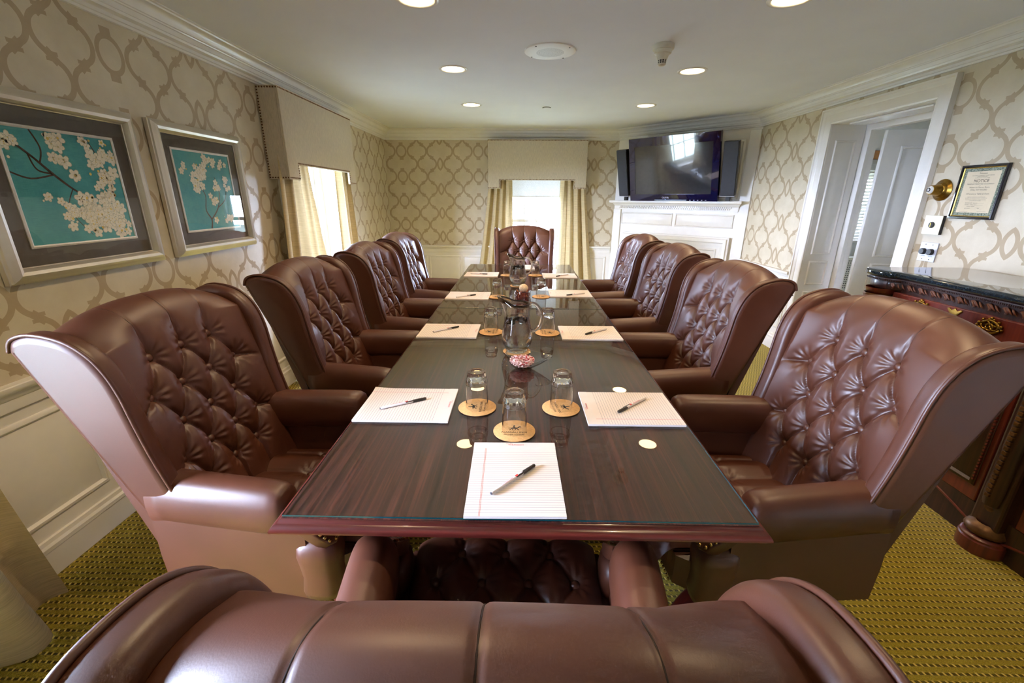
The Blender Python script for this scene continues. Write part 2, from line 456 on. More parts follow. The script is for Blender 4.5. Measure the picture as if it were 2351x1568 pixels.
def sweep(mb, path, prof, closed=False):
    """path: plan points, interior on the left; prof: (inward offset, z)"""
    n = len(path); rings = []
    for i in range(n):
        q = Vector(path[i])
        a = (q-Vector(path[i-1])).normalized() if (closed or i > 0) else None
        b = (Vector(path[(i+1) % n])-q).normalized() if (closed or i < n-1) else None
        a = a or b; b = b or a
        na = Vector((-a.y, a.x)); nb = Vector((-b.y, b.x)); m = (na+nb).normalized(); k = 1/m.dot(na)
        rings.append([(q.x+m.x*k*o, q.y+m.y*k*o, z) for o, z in prof])
    if closed: rings.append(rings[0])
    mb.loft(rings, True, not closed, not closed)

# ------------------------------------------------------------------ walls
def wall(name, p0, p1, openings=(), thick=.26, u0=0.0, v0=1.987, paper=True, z1=2.3, label_skip=False):
    """p0->p1 with the room on the left; openings (s0,s1,z0,z1)"""
    p0, p1 = Vector(p0), Vector(p1); L = (p1-p0).length; d = (p1-p0)/L; nin = Vector((-d.y, d.x))
    S = sorted({0, L, *[o[0] for o in openings], *[o[1] for o in openings]})
    Z = sorted({-.02, .74, z1, *[o[2] for o in openings], *[o[3] for o in openings]})
    mb = MB(); mb.uv = []
    def pt(s, z, o): q = p0+d*s-nin*o; return (q.x, q.y, z)
    def quad(a, b, c, e, mi, uv):
        i = [mb.vert(x) for x in (a, b, c, e)]; mb.cur = mi; mb.face(i); mb.uv += uv
    def hole(s, z): return any(o[0]-1e-6 < s < o[1]+1e-6 and o[2]-1e-6 < z < o[3]+1e-6 for o in openings)
    for i in range(len(S)-1):
        for j in range(len(Z)-1):
            sm, zm = (S[i]+S[i+1])/2, (Z[j]+Z[j+1])/2
            if hole(sm, zm): continue
            mi = 0 if (zm > .74 and paper) else 1
            s0, s1, a, b = S[i], S[i+1], Z[j], Z[j+1]
            uv = [(s-u0, z-v0) for s, z in ((s0, a), (s1, a), (s1, b), (s0, b))]
            quad(pt(s0, a, 0), pt(s1, a, 0), pt(s1, b, 0), pt(s0, b, 0), mi, uv)
            quad(pt(s1, a, thick), pt(s0, a, thick), pt(s0, b, thick), pt(s1, b, thick), 1, uv)
    for o in openings:
        s0, s1, a, b = o; uv = [(0, 0)]*4
        quad(pt(s0, a, 0), pt(s0, b, 0), pt(s0, b, thick), pt(s0, a, thick), 1, uv)
        quad(pt(s1, b, 0), pt(s1, a, 0), pt(s1, a, thick), pt(s1, b, thick), 1, uv)
        quad(pt(s0, b, 0), pt(s1, b, 0), pt(s1, b, thick), pt(s0, b, thick), 1, uv)
        if a > .01: quad(pt(s1, a, 0), pt(s0, a, 0), pt(s0, a, thick), pt(s1, a, thick), 1, uv)
    ob = mb.build(name, ['paper', 'white_paint'], normals=False); ob['kind'] = 'structure'
    return ob, p0, d, nin
WB = (-.20, .66, .40, 1.80)          # back window (x0,x1,z0,z1)
WL = (3.46, 4.46, .40, 1.80)         # left window
WN = (-.20, .86, .40, 1.80)          # left window beside the camera
DR = (2.972, 3.90, 1.982)            # doorway on the right wall
wl, *_l = wall('wall_left', (XL, YB), (XL, YF), [(YB-WL[1], YB-WL[0], WL[2], WL[3]), (YB-WN[1], YB-WN[0], WN[2], WN[3])], u0=YB-2.158)
wb, *_b = wall('wall_back', (X1, YB), (XL, YB), [(X1-WB[1], X1-WB[0], WB[2], WB[3])], u0=X1+.564)
wr, *_r = wall('wall_right', (XR, YF), (XR, Y2), [(DR[0]-YF, DR[1]-YF, 0, DR[2])], u0=2.82-YF, v0=1.979)
wd, *_d = wall('wall_fireplace', (XR, Y2), (X1, YB), paper=False)
wf, *_f = wall('wall_front', (XL, YF), (XR, YF))
mb = MB(); mb.box(XL-.26, XR+.26, YF-.26, YB+.26, -.12, 0); o = mb.build('floor', 'carpet'); o['kind'] = 'structure'
mb = MB(); mb.box(XL-.26, XR+.26, YF-.26, YB+.26, ZC, ZC+.12); o = mb.build('ceiling', 'ceiling_paint'); o['kind'] = 'structure'
room = [(XL, YF), (XR, YF), (XR, Y2), (X1, YB), (XL, YB)]
crown = [(0, ZCR), (.016, ZCR), (.019, ZCR+.010), (.026, ZCR+.012), (.028, ZCR+.026), (.046, ZCR+.034), (.050, ZCR+.044), (.054, ZCR+.046),
         (.060, ZCR+.066), (.066, ZCR+.068), (.069, ZCR+.073), (.075, ZCR+.075), (.082, ZCR+.096), (.096, ZCR+.108), (.112, ZCR+.112),
         (.116, ZCR+.118), (.127, ZCR+.119), (.127, ZC+.004), (0, ZC+.004)]
mb = MB(); sweep(mb, room, crown, True); o = mb.build('trim_1', 'crown_paint', auto=35); o['kind'] = 'structure'
rail = [(0, .672), (.010, .672), (.012, .690), (.012, .712), (.018, .718), (.022, .735), (.034, .742), (.040, .752), (.040, .764), (.036, ZRAIL), (0, ZRAIL)]
base = [(0, .002), (.022, .002), (.022, .100), (.020, .104), (.024, .108), (.022, .122), (.012, .130), (.010, .146), (0, .148)]
runs = {'right_1': [(XR, YF), (XR, DR[0]-.115)], 'right_2': [(XR, DR[1]+.135), (XR, Y2-.02)], 'back_1': [(X1-.02, YB), (WB[1]+.08, YB)],
        'back_2': [(WB[0]-.08, YB), (XL, YB)], 'left_1': [(XL, YB), (XL, WL[1]+.08)], 'left_2': [(XL, WL[0]-.08), (XL, WN[1]+.08)], 'left_3': [(XL, WN[0]-.08), (XL, YF)],
        'front': [(XL, YF), (XR, YF)]}
k = 2
for nm, pth in runs.items():
    mb = MB(); sweep(mb, pth, base); o = mb.build('baseboard_'+nm, 'white_paint', auto=35); o['kind'] = 'structure'
    if nm == 'front':
        for a, b in (((XL, YF), (XR, YF)),):
            mb = MB(); sweep(mb, [a, b], rail); o = mb.build('trim_%d' % k, 'white_paint', auto=35); o['kind'] = 'structure'; k += 1
    else:
        mb = MB(); sweep(mb, pth, rail); o = mb.build('trim_%d' % k, 'white_paint', auto=35); o['kind'] = 'structure'; k += 1
def panel(parent, p0, d, nin, s0, s1, z0, z1, name='wall_panel', off=0, mw=.026, mat='white_paint', raise_=.008):
    """raised and fielded panel on a wall plane"""
    mb = MB()
    def pt(s, z, o): q = p0+d*s+nin*(o+off); return (q.x, q.y, z)
    def rect(i, o): return [pt(s0+i, z0+i, o), pt(s1-i, z0+i, o), pt(s1-i, z1-i, o), pt(s0+i, z1-i, o)]
    mb.loft([rect(-mw, -.004), rect(-mw, .004), rect(-mw*.7, .010), rect(-mw*.35, .012), rect(-mw*.15, .006), rect(0, .001), rect(.001, .0015), rect(.028, raise_), rect(.030, raise_+.001)])
    o = mb.build(name, mat, parent, auto=30); return o
def pw(side, a, b, z0=.235, z1=.60):
    w, (p0, d, nin) = {'l': (wl, _l), 'b': (wb, _b), 'r': (wr, _r), 'f': (wf, _f)}[side]
    s = sorted(((Vector(a)-p0).dot(d), (Vector(b)-p0).dot(d))); panel(w, p0, d, nin, s[0], s[1], z0, z1)
for a, b in ((1.00, 1.56), (1.66, 2.16), (2.26, 2.76), (2.86, 3.30), (4.62, 5.30), (5.40, 6.10), (-2.5, -1.5), (-1.4, -.36)): pw('l', (XL, a), (XL, b))
for a, b in ((-1.745, -1.34), (-1.267, -.857), (-.788, -.38), (.80, 1.19)): pw('b', (a, YB), (b, YB))
for a, b in ((-2.5, -1.6), (-1.5, -.6), (-.5, .4), (.5, 1.4), (1.5, 2.4), (4.1, 4.9)): pw('r', (XR, a), (XR, b))

# ------------------------------------------------------------------ windows
def window(name, org, rz, w, z0, z1, depth=.26, shade=None):
    """local x across, local -y into the room; wall face at y=0; org at the left bottom corner on the floor"""
    t = struct(name, org, rz)
    mb = MB(); cw = .075
    for x0, x1, a, b in ((-cw, .005, z0-.02, z1+cw), (w-.005, w+cw, z0-.02, z1+cw), (.005, w-.005, z1-.005, z1+cw)): mb.bbox(x0, x1, -.022, .002, a, b, .004)
    mb.build('window_casing', 'white_paint', t)
    mb = MB(); mb.bbox(-cw-.02, w+cw+.02, -.05, depth-.08, z0-.03, z0+.004, .006); mb.build('window_sill', 'white_paint', t)
    y = depth-.10; mb = MB()
    for x0, x1, a, b in ((0, .04, z0, z1), (w-.04, w, z0, z1), (.04, w-.04, z1-.04, z1), (.04, w-.04, z0, z0+.03)): mb.box(x0, x1, y-.02, y+.08, a, b)
    mb.build('window_frame', 'white_paint', t)
    zm = z0+(z1-z0)*.5
    for si, (a, b, yy) in enumerate(((z0+.03, zm+.02, y), (zm-.02, z1-.04, y+.035))):
        s = MB()
        for x0, x1, c, e in ((.04, .085, a, b), (w-.085, w-.04, a, b), (.085, w-.085, a, a+.045), (.085, w-.085, b-.04, b)): s.box(x0, x1, yy, yy+.03, c, e)
        so = s.build('sash', 'white_paint', t)
        nc, nr = 4, 2
        for q in range(1, nc):
            xx = .085+(w-.17)*q/nc; b2 = MB(); b2.box(xx-.009, xx+.009, yy+.004, yy+.026, a+.045, b-.04); b2.build('muntin', 'white_paint', so)
        zz = (a+.045+b-.04)/2; b2 = MB(); b2.box(.085, w-.085, yy+.005, yy+.025, zz-.009, zz+.009); b2.build('muntin', 'white_paint', so)
        for q in range(nc):
            for p in range(nr):
                x0 = .085+(w-.17)*q/nc; x1 = .085+(w-.17)*(q+1)/nc; c0 = (a+.045, zz)[p]; c1 = (zz, b-.04)[p]
                g = MB(); g.box(x0, x1, yy+.013, yy+.016, c0, c1); g.build('pane', 'pane_glass', so)
    la = bpy.data.lights.new(name+'_portal', 'AREA'); la.shape = 'RECTANGLE'; la.size = w-.02; la.size_y = z1-z0-.02; la.cycles.is_portal = True
    lo = bpy.data.objects.new(name+'_portal', la); C.objects.link(lo); lo.parent = t; lo.location = (w/2, depth+.02, (z0+z1)/2); lo.rotation_euler = (R(-90), 0, 0)
    return t
window('window_1', (WB[0], YB, 0), 0, WB[1]-WB[0], WB[2], WB[3])
window('window_2', (XL, WL[0], 0), R(90), WL[1]-WL[0], WL[2], WL[3])
window('window_3', (XL, WN[0], 0), R(90), WN[1]-WN[0], WN[2], WN[3])
mb = MB(); mb.box(WB[0]+.05, WB[1]-.05, YB+.118, YB+.121, 1.43, 1.77); t = thing('roller_shade', 'white roller shade pulled partly down inside the back window', 'window shade', (0, 0, 0))
mb.build('cloth', 'shade', t)
mb = MB(); mb.tube([(WB[0]+.045, YB+.12, 1.775), (WB[1]-.045, YB+.12, 1.775)], .016, 12); mb.build('roller', 'white_paint', t)
mb = MB(); mb.box(WB[0]+.05, WB[1]-.05, YB+.114, YB+.125, 1.418, 1.432); mb.build('hem_bar', 'white_paint', t)

# outside: a pale house across the street and the ground
mb = MB(); mb.box(-60, 60, YB+.6, 90, -4.2, -4.0); o = mb.build('ground', 'lawn'); o['kind'] = 'structure'
mb = MB(); mb.box(-60, XL-.8, -60, YB+.6, -4.2, -4.0); o = mb.build('ground_side', 'lawn'); o['kind'] = 'structure'
t = thing('house', 'pale clapboard house seen faintly through the back window', 'building', (0, 40, -4))
mb = MB()
for i in range(34): mb.box(-16, 16, -.02*(i % 2)-.0, 8, i*.22, i*.22+.22)
mb.build('wall', 'siding', t)
for cx, cz in ((-.55, 4.55), (1.75, 4.55), (-.9, 1.6), (2.6, 1.6), (-4, 4.55), (5, 4.55)):
    mb = MB(); mb.box(cx-.42, cx+.42, -.10, .1, cz-.62, cz+.62); f = mb.build('window', 'white_paint', t)
    for q in (-.19, .19):
        for p in (-.28, .28):
            mb = MB(); mb.box(cx+q-.16, cx+q+.16, -.12, -.09, cz+p-.24, cz+p+.24); mb.build('pane', 'far_glass', f)
mb = MB(); mb.prism([(-16.5, 7.4), (16.5, 7.4), (0, 11)], lambda a, b, h: (a, h, b), -.5, 8.5); mb.build('roof', 'mat_board', t)

# ------------------------------------------------------------------ cornice boxes (pelmets) and curtains
nail = MB(); nail.lathe([(.0055, 0), (.0048, .0025), (.0028, .004), (.0004, .0045)], 8)
nail_me = nail.build('nail', 'nail_bronze').data; bpy.data.objects.remove(bpy.data.objects['nail'])
def cornice(label, org, rz, w, depth=.155):
    """local x along the wall, local -y into the room"""
    t = thing('window_cornice', label, 'cornice', org, rz, 'upholstered window cornices')
    z0, zs, z1, st = 1.522, 1.626, 2.118, .16
    prof = [(0, z0), (st, z0), (st, zs), (w-st, zs), (w-st, z0), (w, z0), (w, z1), (0, z1)]
    mb = MB(); plate(mb, prof, 0, .02, .004, lambda a, b, h: (a, -depth-h+.02, b), 2); mb.build('face_panel', 'linen', t, auto=40)
    for x0 in (0, w-.02):
        mb = MB(); mb.bbox(x0, x0+.02, -depth+.0202, -.004, z0, z1, .002); mb.build('end_panel', 'linen', t)
    mb = MB(); mb.box(.02, w-.02, -depth+.02, -.002, z1-.02, z1-.003); mb.build('top_board', 'linen', t)
    nb = MB(); sp = .0185; e = .011
    def put(x, y, z, ax):
        for ring in ((.0058, 0), (.0045, .003), (.0015, .0045)):
            pass
        rings = []
        for r, hgt in ((.0058, 0), (.0046, .0028), (.001, .0044)):
            ring = []
            for q in range(7):
                a = 2*PI*q/7
                if ax == 'y': ring.append((x+r*math.cos(a), y-hgt, z+r*math.sin(a)))
                else: ring.append((x+ax*hgt, y+r*math.cos(a), z+r*math.sin(a)))
            rings.append(ring)
        nb.loft(rings, True, False, True)
    def line(x0, za, x1, zb):
        L = math.hypot(x1-x0, zb-za); n = max(1, round(L/sp))
        for q in range(n+1): put(x0+(x1-x0)*q/n, -depth, za+(zb-za)*q/n, 'y')
    line(e, z1-e, w-e, z1-e); line(e, z0+e, st-e, z0+e); line(st-e, z0+e+sp, st-e, zs+e); line(st-e+sp, zs+e, w-st+e-sp, zs+e); line(w-st+e, zs+e, w-st+e, z0+e); line(w-st+e+sp, z0+e, w-e, z0+e)
    for x, ax in ((0, -1), (w, 1)):
        for q in range(33): put(x, -.012, z0+e+(z1-z0-2*e)*q/32, ax)
        for q in range(8): put(x, -.012-(depth-.024)*q/7, z0+e, ax); put(x, -.012-(depth-.024)*q/7, z1-e, ax)
    o = nb.build('nailhead_trim', 'nail_bronze', t); o['kind'] = 'stuff'
    return t
cornice('linen cornice with nailheads over the window behind the far head chair', (-.427, YB, 0), 0, 1.287)
cornice('linen cornice with nailheads on the wall beside the two framed prints', (XL, 3.272, 0), R(90), 1.31)
cornice('linen cornice with nailheads over the curtain close to the camera', (XL, -.30, 0), R(90), 1.31)
def curtain(label, org, rz, xt0, xt1, xb0, xb1, folds, amp=.032, ztop=1.95, zbot=.012, yb=-.075, flip=False, puddle=0):
    t = thing('curtain', label, 'curtain', org, rz, 'pinch pleated curtain panels')
    mb = MB(); nu, nv = folds*14, 40; ph = random.random()*6
    def fn(a, b, off=0):
        z = ztop+(zbot-ztop)*b; e = b**1.25
        x0 = xt0+(xb0-xt0)*e; x1 = xt1+(xb1-xt1)*e
        am = amp*(.75+.5*b)
        y = yb+am*math.sin(a*folds*2*PI+ph)+.010*math.sin(a*folds*PI+ph*2+b*3)
        x = x0+(x1-x0)*a+.012*math.sin(a*folds*4*PI+ph)*(1-b*.3)
        if puddle: y -= puddle*max(0, b-.8)**1.3*math.sin(a*PI)*2
        return (x, y+off, z)
    mb.grid(fn, nu, nv); mb.build('drape', 'curtain', t, smooth=True)
    mb = MB(); mb.grid(lambda a, b: fn(a, .955+.04*b, -.0025), nu, 3); mb.build('hem', 'curtain', t, smooth=True)
    return t
curtain('beige curtain on the picture side of the back window', (0, YB, 0), 0, -.40, -.125, -.66, -.08, 4)
curtain('beige curtain on the television side of the back window', (0, YB, 0), 0, .53, .84, .47, 1.06, 4)
curtain('beige curtain beside the smaller-looking framed print', (XL, 0, 0), R(90), 3.30, 3.70, 3.06, 4.0, 4)
curtain('beige curtain on the far edge of the side window', (XL, 0, 0), R(90), 4.32, 4.56, 4.24, 4.70, 3)
curtain('curtain bunched on the carpet at the corner by the nearest wing chair', (XL, 0, 0), R(90), .68, .98, .40, 1.19, 3, .055, yb=-.15, puddle=.35)
curtain('curtain panel hanging at the camera end of the side window', (XL, 0, 0), R(90), -.28, .02, -.42, .10, 4)

# ------------------------------------------------------------------ doorway on the right wall
XRV = XR+.27
t = struct('door_1')
mb = MB(); cw = .115
prof = [(0, 0), (0, .014), (.010, .018), (.020, .014), (.070, .016), (.078, .022), (.098, .026), (.104, .034), (.115, .034), (.115, 0)]   # (away from opening, towards room)
def casing(mb, y0, y1, zt, xf, sgn=-1, prof=prof):
    pth = [(y0, -.0), (y0, zt), (y1, zt), (y1, -.0)]
    dirs = [(-1, 0), (-1, 1), (1, 1), (1, 0)]
    rings = [[(xf+sgn*h, p[0]+dd[0]*o, p[1]+dd[1]*o) for o, h in prof] for p, dd in zip(pth, dirs)]
    mb.loft(rings)
casing(mb, DR[0], DR[1], DR[2], XR); mb.build('casing', 'white_paint', t, auto=30)
mb = MB(); mb.box(XR-.002, XRV, DR[1]-.002, DR[1]+.02, 0, DR[2]); mb.box(XR-.002, XRV, DR[0]-.02, DR[0]+.002, 0, DR[2]); mb.box(XR-.002, XRV, DR[0], DR[1], DR[2]-.002, DR[2]+.02); mb.build('jamb_lining', 'white_paint', t)
for z0, z1 in ((.965, 1.845), (.695, .87), (.16, .60)):
    panel(t, Vector((XRV, DR[1]-.002)), Vector((-1, 0)), Vector((0, -1)), .075, .205, z0, z1, 'jamb_panel', mw=.018)
mb = MB(); mb.bbox(XR+.06, XRV-.06, DR[0]+.1, DR[1]-.1, DR[2]-.016, DR[2]-.003, .004); mb.build('soffit_panel', 'crown_paint', t)
mb = MB(); casing(mb, DR[0]-.02, 3.835, 1.935, XRV+.03, -1, [(0, 0), (0, .03), (.012, .034), (.05, .034), (.065, .02), (.065, 0)]); mb.build('inner_casing', 'white_paint', t, auto=30)
mb = MB(); mb.box(XRV+.031, XRV+.07, 3.836, 4.05, 0, 2.1); mb.box(XRV+.031, XRV+.07, 2.85, 3.836, 1.936, 2.1); mb.build('door_frame', 'white_paint', t)
# the door leaf, standing open beyond the frame
leaf = MB(); leaf.bbox(0, .86, -.02, .02, .012, 1.93, .003)
dl = leaf.build('door_leaf', 'white_paint', t); dl.location = (2.888, 3.812, 0); dl.rotation_euler = (0, 0, R(-9))
for x0, x1 in ((.14, .40), (.50, .75)):
    for z0, z1 in ((.965, 1.79), (.695, .87), (.16, .60)):
        panel(dl, Vector((0, -.02)), Vector((1, 0)), Vector((0, -1)), x0, x1, z0, z1, 'door_panel', mw=.02)
# the next room
mb = MB(); mb.box(XRV+.01, 5.4, 2.2, 6.6, -.12, -.001); o = mb.build('floor_next_room', 'carpet'); o['kind'] = 'structure'
mb = MB(); mb.box(XRV+.01, 5.4, 2.2, 6.6, ZC, ZC+.1); o = mb.build('ceiling_next_room', 'ceiling_paint'); o['kind'] = 'structure'
nw = (3.55, 4.35, .95, 1.72)
wn2, *_ = wall('wall_next_room', (5.4, 5.35), (XRV, 5.35), [(5.4-nw[1], 5.4-nw[0], nw[2], nw[3])], paper=False)
wn3, *_ = wall('wall_next_side', (5.4, 2.3), (5.4, 5.35), paper=False)
wn4, *_ = wall('wall_next_front', (XRV, 2.3), (5.4, 2.3), paper=False)
mb = MB(); mb.box(XRV+.02, 5.3, 5.30, 5.349, 1.84, 1.93); o = mb.build('trim_wood', 'oak_trim'); o['kind'] = 'structure'
window('window_4', (nw[0], 5.35, 0), 0, nw[1]-nw[0], nw[2], nw[3])
t = thing('window_blind', 'white slatted blind seen through the gap of the open door', 'blind', (nw[0], 5.30, 0))
sl = MB(); sl.box(0, nw[1]-nw[0], -.014, .014, -.0008, .0008); s0 = sl.build('slat', 'white_paint', t)
nsl = 22
for q in range(nsl):
    z = nw[2]+.02+(nw[3]-nw[2])*q/nsl
    if q == 0: s0.location = (0, 0, z); s0.rotation_euler = (R(52), 0, 0)
    else: inst(s0, t, (0, 0, z), (R(52), 0, 0))
mb = MB(); mb.box(-.01, nw[1]-nw[0]+.01, -.02, .02, nw[3], nw[3]+.04); mb.build('head_rail', 'white_paint', t)
t = thing('floor_heater', 'white perforated heater low in the next room by the door gap', 'heater', (3.5, 5.14, 0))
mb = MB(); mb.bbox(0, .9, -.06, .06, .35, .78, .008); mb.build('cabinet', 'white_paint', t)
hb = MB()
for i in range(40):
    for j in range(14): hb.box(.04+i*.021, .05+i*.021, -.0615, -.058, .42+j*.024, .432+j*.024)
o = hb.build('perforation', 'black_plastic', t); o['kind'] = 'stuff'
mb = MB(); mb.box(.02, .88, -.05, .05, 0, .35); mb.build('plinth', 'black_plastic', t)

# ------------------------------------------------------------------ fireplace wall: mantel, panels, television
fp = struct('trim_fireplace')
p0, d, nin = _d                      # runs from the right wall corner to the back wall corner
Lf = (Vector((X1, YB))-Vector((XR, Y2))).length
fo = Vector((X1, YB)); fd = -d       # s measured from the back wall end
def fbox(name, s0, s1, o0, o1, z0, z1, parent, mat='white_paint', r=.004):
    mb = MB(); mb.bbox(s0, s1, o0, o1, z0, z1, r)
    mb.v = [((fo+fd*v[0]+nin*v[1]).x, (fo+fd*v[0]+nin*v[1]).y, v[2]) for v in mb.v]
    return mb.build(name, mat, parent)
fprof = [(0, 1.272), (.020, 1.272), (.024, 1.285), (.024, 1.318), (.036, 1.326), (.05, 1.345), (.09, 1.352), (.10, 1.36), (.10, 1.378), (.096, 1.384), (0, 1.384)]
mb = MB(); rings = []
for s, cut in ((.035, 0), (1.60, 0)):
    rings.append([((fo+fd*(s+(-o if s < 1 else o)*.6)+nin*o).x, (fo+fd*(s+(-o if s < 1 else o)*.6)+nin*o).y, z) for o, z in fprof])
mb.loft(rings); mb.build('mantel_shelf', 'white_paint', fp, auto=30)
db = MB(); db.box(-.006, .006, .022, .034, 0, .015)
nd = 62; dent = None; den = struct('x'); bpy.data.objects.remove(den)
for row in range(2):
    for q in range(nd):
        s = .10+1.44*(q+.5*row)/nd
        b2 = MB(); 
        if dent is None:
            b2.box(-.0065, .0065, 0, .012, -.008, .008); dent = b2.build('dentil', 'white_paint', fp)
            dent.rotation_euler = (0, 0, math.atan2(fd.y, fd.x)+PI); oo = dent
        else: oo = inst(dent, fp, (0, 0, 0), dent.rotation_euler)
        q2 = fo+fd*s+nin*.024; oo.location = (q2.x, q2.y, 1.294+.017*row)
for s0, s1 in ((.14, .83), (.90, 1.555)): panel(fp, fo, fd, nin, s0, s1, 1.100, 1.218, 'frieze_panel', mw=.018)
fbox('pilaster', .005, .115, 0, .022, .15, 1.272, fp); fbox('pilaster', 1.60, 1.715, 0, .012, .15, 2.10, fp)
fbox('plinth_block', .0, .13, 0, .035, 0, .15, fp); fbox('plinth_block', 1.59, 1.72, 0, .03, 0, .15, fp)
# moulded surround of the closed hearth
def fsurround(name, s0, s1, zt, prof, parent):
    mb = MB(); pth = [(s0, 0), (s0, zt), (s1, zt), (s1, 0)]; dirs = [(-1, 0), (-1, 1), (1, 1), (1, 0)]
    rings = []
    for p, dd in zip(pth, dirs):
        ring = []
        for o, h in prof:
            q = fo+fd*(p[0]+dd[0]*o)+nin*h; ring.append((q.x, q.y, p[1]+dd[1]*o))
        rings.append(ring)
    mb.loft(rings); return mb.build(name, 'white_paint', parent, auto=30)
fsurround('hearth_surround', .27, 1.47, .885, [(0, 0), (0, .02), (.03, .03), (.04, .045), (.075, .055), (.085, .04), (.10, .035), (.10, 0)], fp)
panel(fp, fo, fd, nin, .34, 1.40, .12, .82, 'hearth_panel', mw=.03)
panel(fp, fo, fd, nin, .17, 1.545, 1.43, 1.985, 'overmantel_panel', mw=.03)
# television and its side speakers
tvz = math.atan2(fd.y, fd.x)
def on_fp(s, o, z): q = fo+fd*s+nin*o; return (q.x, q.y, z)
tv = thing('television', 'flat screen television with glossy blue-black bezel on the white mantel', 'television', on_fp(.885, .13, 1.3845), tvz)
TW, TH = 1.085, .725
tilt = Matrix.Rotation(R(13), 4, 'X')
def tvp(o): o.matrix_local = tilt; return o
mb = MB()   # local: x along the wall, -y into the room, z up
bw, bt, bb = .075, .095, .085
for x0, x1, a, b in ((-TW/2, TW/2, TH-bt, TH), (-TW/2, TW/2, .006, bb), (-TW/2, -TW/2+bw, bb, TH-bt), (TW/2-bw, TW/2, bb, TH-bt)): mb.box(x0, x1, -.045, .0, a, b)
tvp(mb.build('bezel', 'tv_bezel', tv))
mb = MB(); mb.box(-TW/2+bw, TW/2-bw, -.040, -.005, bb, TH-bt); tvp(mb.build('screen', 'tv_screen', tv))
mb = MB(); mb.bbox(-TW/2+.03, TW/2-.03, 0, .05, .03, TH-.03, .01); tvp(mb.build('housing', 'black_plastic', tv))
ft = tvp(text('lettering', 'OLEVIA', .026, 'plate_steel', tv, Matrix())); ft.matrix_local = tilt @ frame4((1, 0, 0), (0, 0, 1), (-.07, -.046, .045))
mb = MB(); mb.lathe([(.004, 0), (.003, .002)], 8, caps=True); lo = mb.build('power_light', 'led_blue', tv); lo.matrix_local = tilt @ frame4((1, 0, 0), (0, 0, 1), (-.07, -.0455, .022))
kb = None
for q in range(6):
    m2 = tilt @ frame4((1, 0, 0), (0, 0, 1), (.19+q*.045, -.046, .018))
    if kb is None:
        mb = MB(); mb.box(-.008, .008, -.003, .003, 0, .002); kb = mb.build('control_button', 'plate_steel', tv); kb.matrix_local = m2
    else: k2 = inst(kb, tv, (0, 0, 0)); k2.matrix_local = m2
mb = MB(); mb.box(-.2, .2, -.07, .09, 0, .012); mb.box(-.06, .06, .005, .05, .01, .12); mb.build('stand', 'black_plastic', tv)
def tv_speaker(label, s, o, w, yaw):
    t = thing('side_speaker', label, 'speaker', on_fp(s, o, 1.3845), tvz+yaw, 'narrow speakers flanking the television')
    mb = MB(); mb.bbox(-w/2, w/2, -.03, .03, .062, .615, .004); b = mb.build('cabinet', 'black_plastic', t); b.matrix_local = tilt
    mb = MB(); mb.bbox(-w/2+.004, w/2-.004, -.036, -.029, .066, .611, .003); b = mb.build('grille', 'tv_speaker', t); b.matrix_local = tilt
    mb = MB(); mb.box(-w/2, w/2, -.037, .03, .056, .0625); b = mb.build('foot_rail', 'plate_steel', t); b.matrix_local = tilt
    mb = MB(); mb.box(-.02, .02, -.01, .03, 0, .08); b = mb.build('bracket', 'black_plastic', t)
tv_speaker('slim dark speaker between television and wallpaper by the window', .235, .115, .15, R(-8))
tv_speaker('slim dark speaker on the doorway side of the television', 1.512, .115, .15, R(6))

# ------------------------------------------------------------------ conference table
TX0, TX1, TY0, TY1 = -.498, .505, .737, 4.408
t = thing('conference_table', 'long dark mahogany conference table with a glass sheet on top', 'table', (0, 0, 0))
ZW = ZT-.007
prof = [(-.02, ZW-.004), (-.002, ZW-.001), (.004, ZW-.004), (.007, ZW-.009), (.013, ZW-.011), (.0175, ZW-.015), (.0205, ZW-.020), (.020, ZW-.025), (.015, ZW-.0285), (-.02, ZW-.0285)]
rect = [(TX0, TY0), (TX1, TY0), (TX1, TY1), (TX0, TY1)]
mb = MB(); sweep(mb, rect, [(-o, z) for o, z in prof], True); mb.build('edge_moulding', 'mahogany_edge', t, auto=40)
for ya, yb in ((TY0+.001, 2.5595), (2.5605, TY1-.001)):
    mb = MB(); mb.box(TX0+.001, TX1-.001, ya, yb, ZW-.027, ZW); mb.build('table_leaf', 'mahogany_top', t)
    mb = MB(); mb.cur = 0; mb.bbox(TX0+.002, TX1-.002, ya+.001, yb-.0006, ZW+.0008, ZT, .0012)
    # side faces carry the green edge
    for k2, f in enumerate(mb.f):
        n = Vector((0, 0, 0)); a, b, c = [Vector(mb.v[i]) for i in f[:3]]; n = (b-a).cross(c-a).normalized()
        mb.mi[k2] = 1 if abs(n.z) < .3 else 0
    mb.build('glass_sheet', ['sheet_glass', 'glass_edge'], t)
mb = MB(); mb.box(TX0+.12, TX1-.12, TY0+.25, TY0+.28, .62, ZW-.028); mb.box(TX0+.12, TX1-.12, TY1-.28, TY1-.25, .62, ZW-.028)
mb.box(TX0+.12, TX0+.15, TY0+.28, TY1-.28, .62, ZW-.028); mb.box(TX1-.15, TX1-.12, TY0+.28, TY1-.28, .62, ZW-.028); mb.build('apron', 'mahogany_edge', t)
for yc in (1.55, 3.60):
    mb = MB(); mb.bbox(-.2, .2, yc-.26, yc+.26, .09, ZW-.028, .012); pd = mb.build('pedestal', 'mahogany_edge', t)
    mb = MB(); mb.bbox(-.23, .23, yc-.29, yc+.29, .001, .095, .012); mb.build('plinth', 'mahogany_edge', pd)

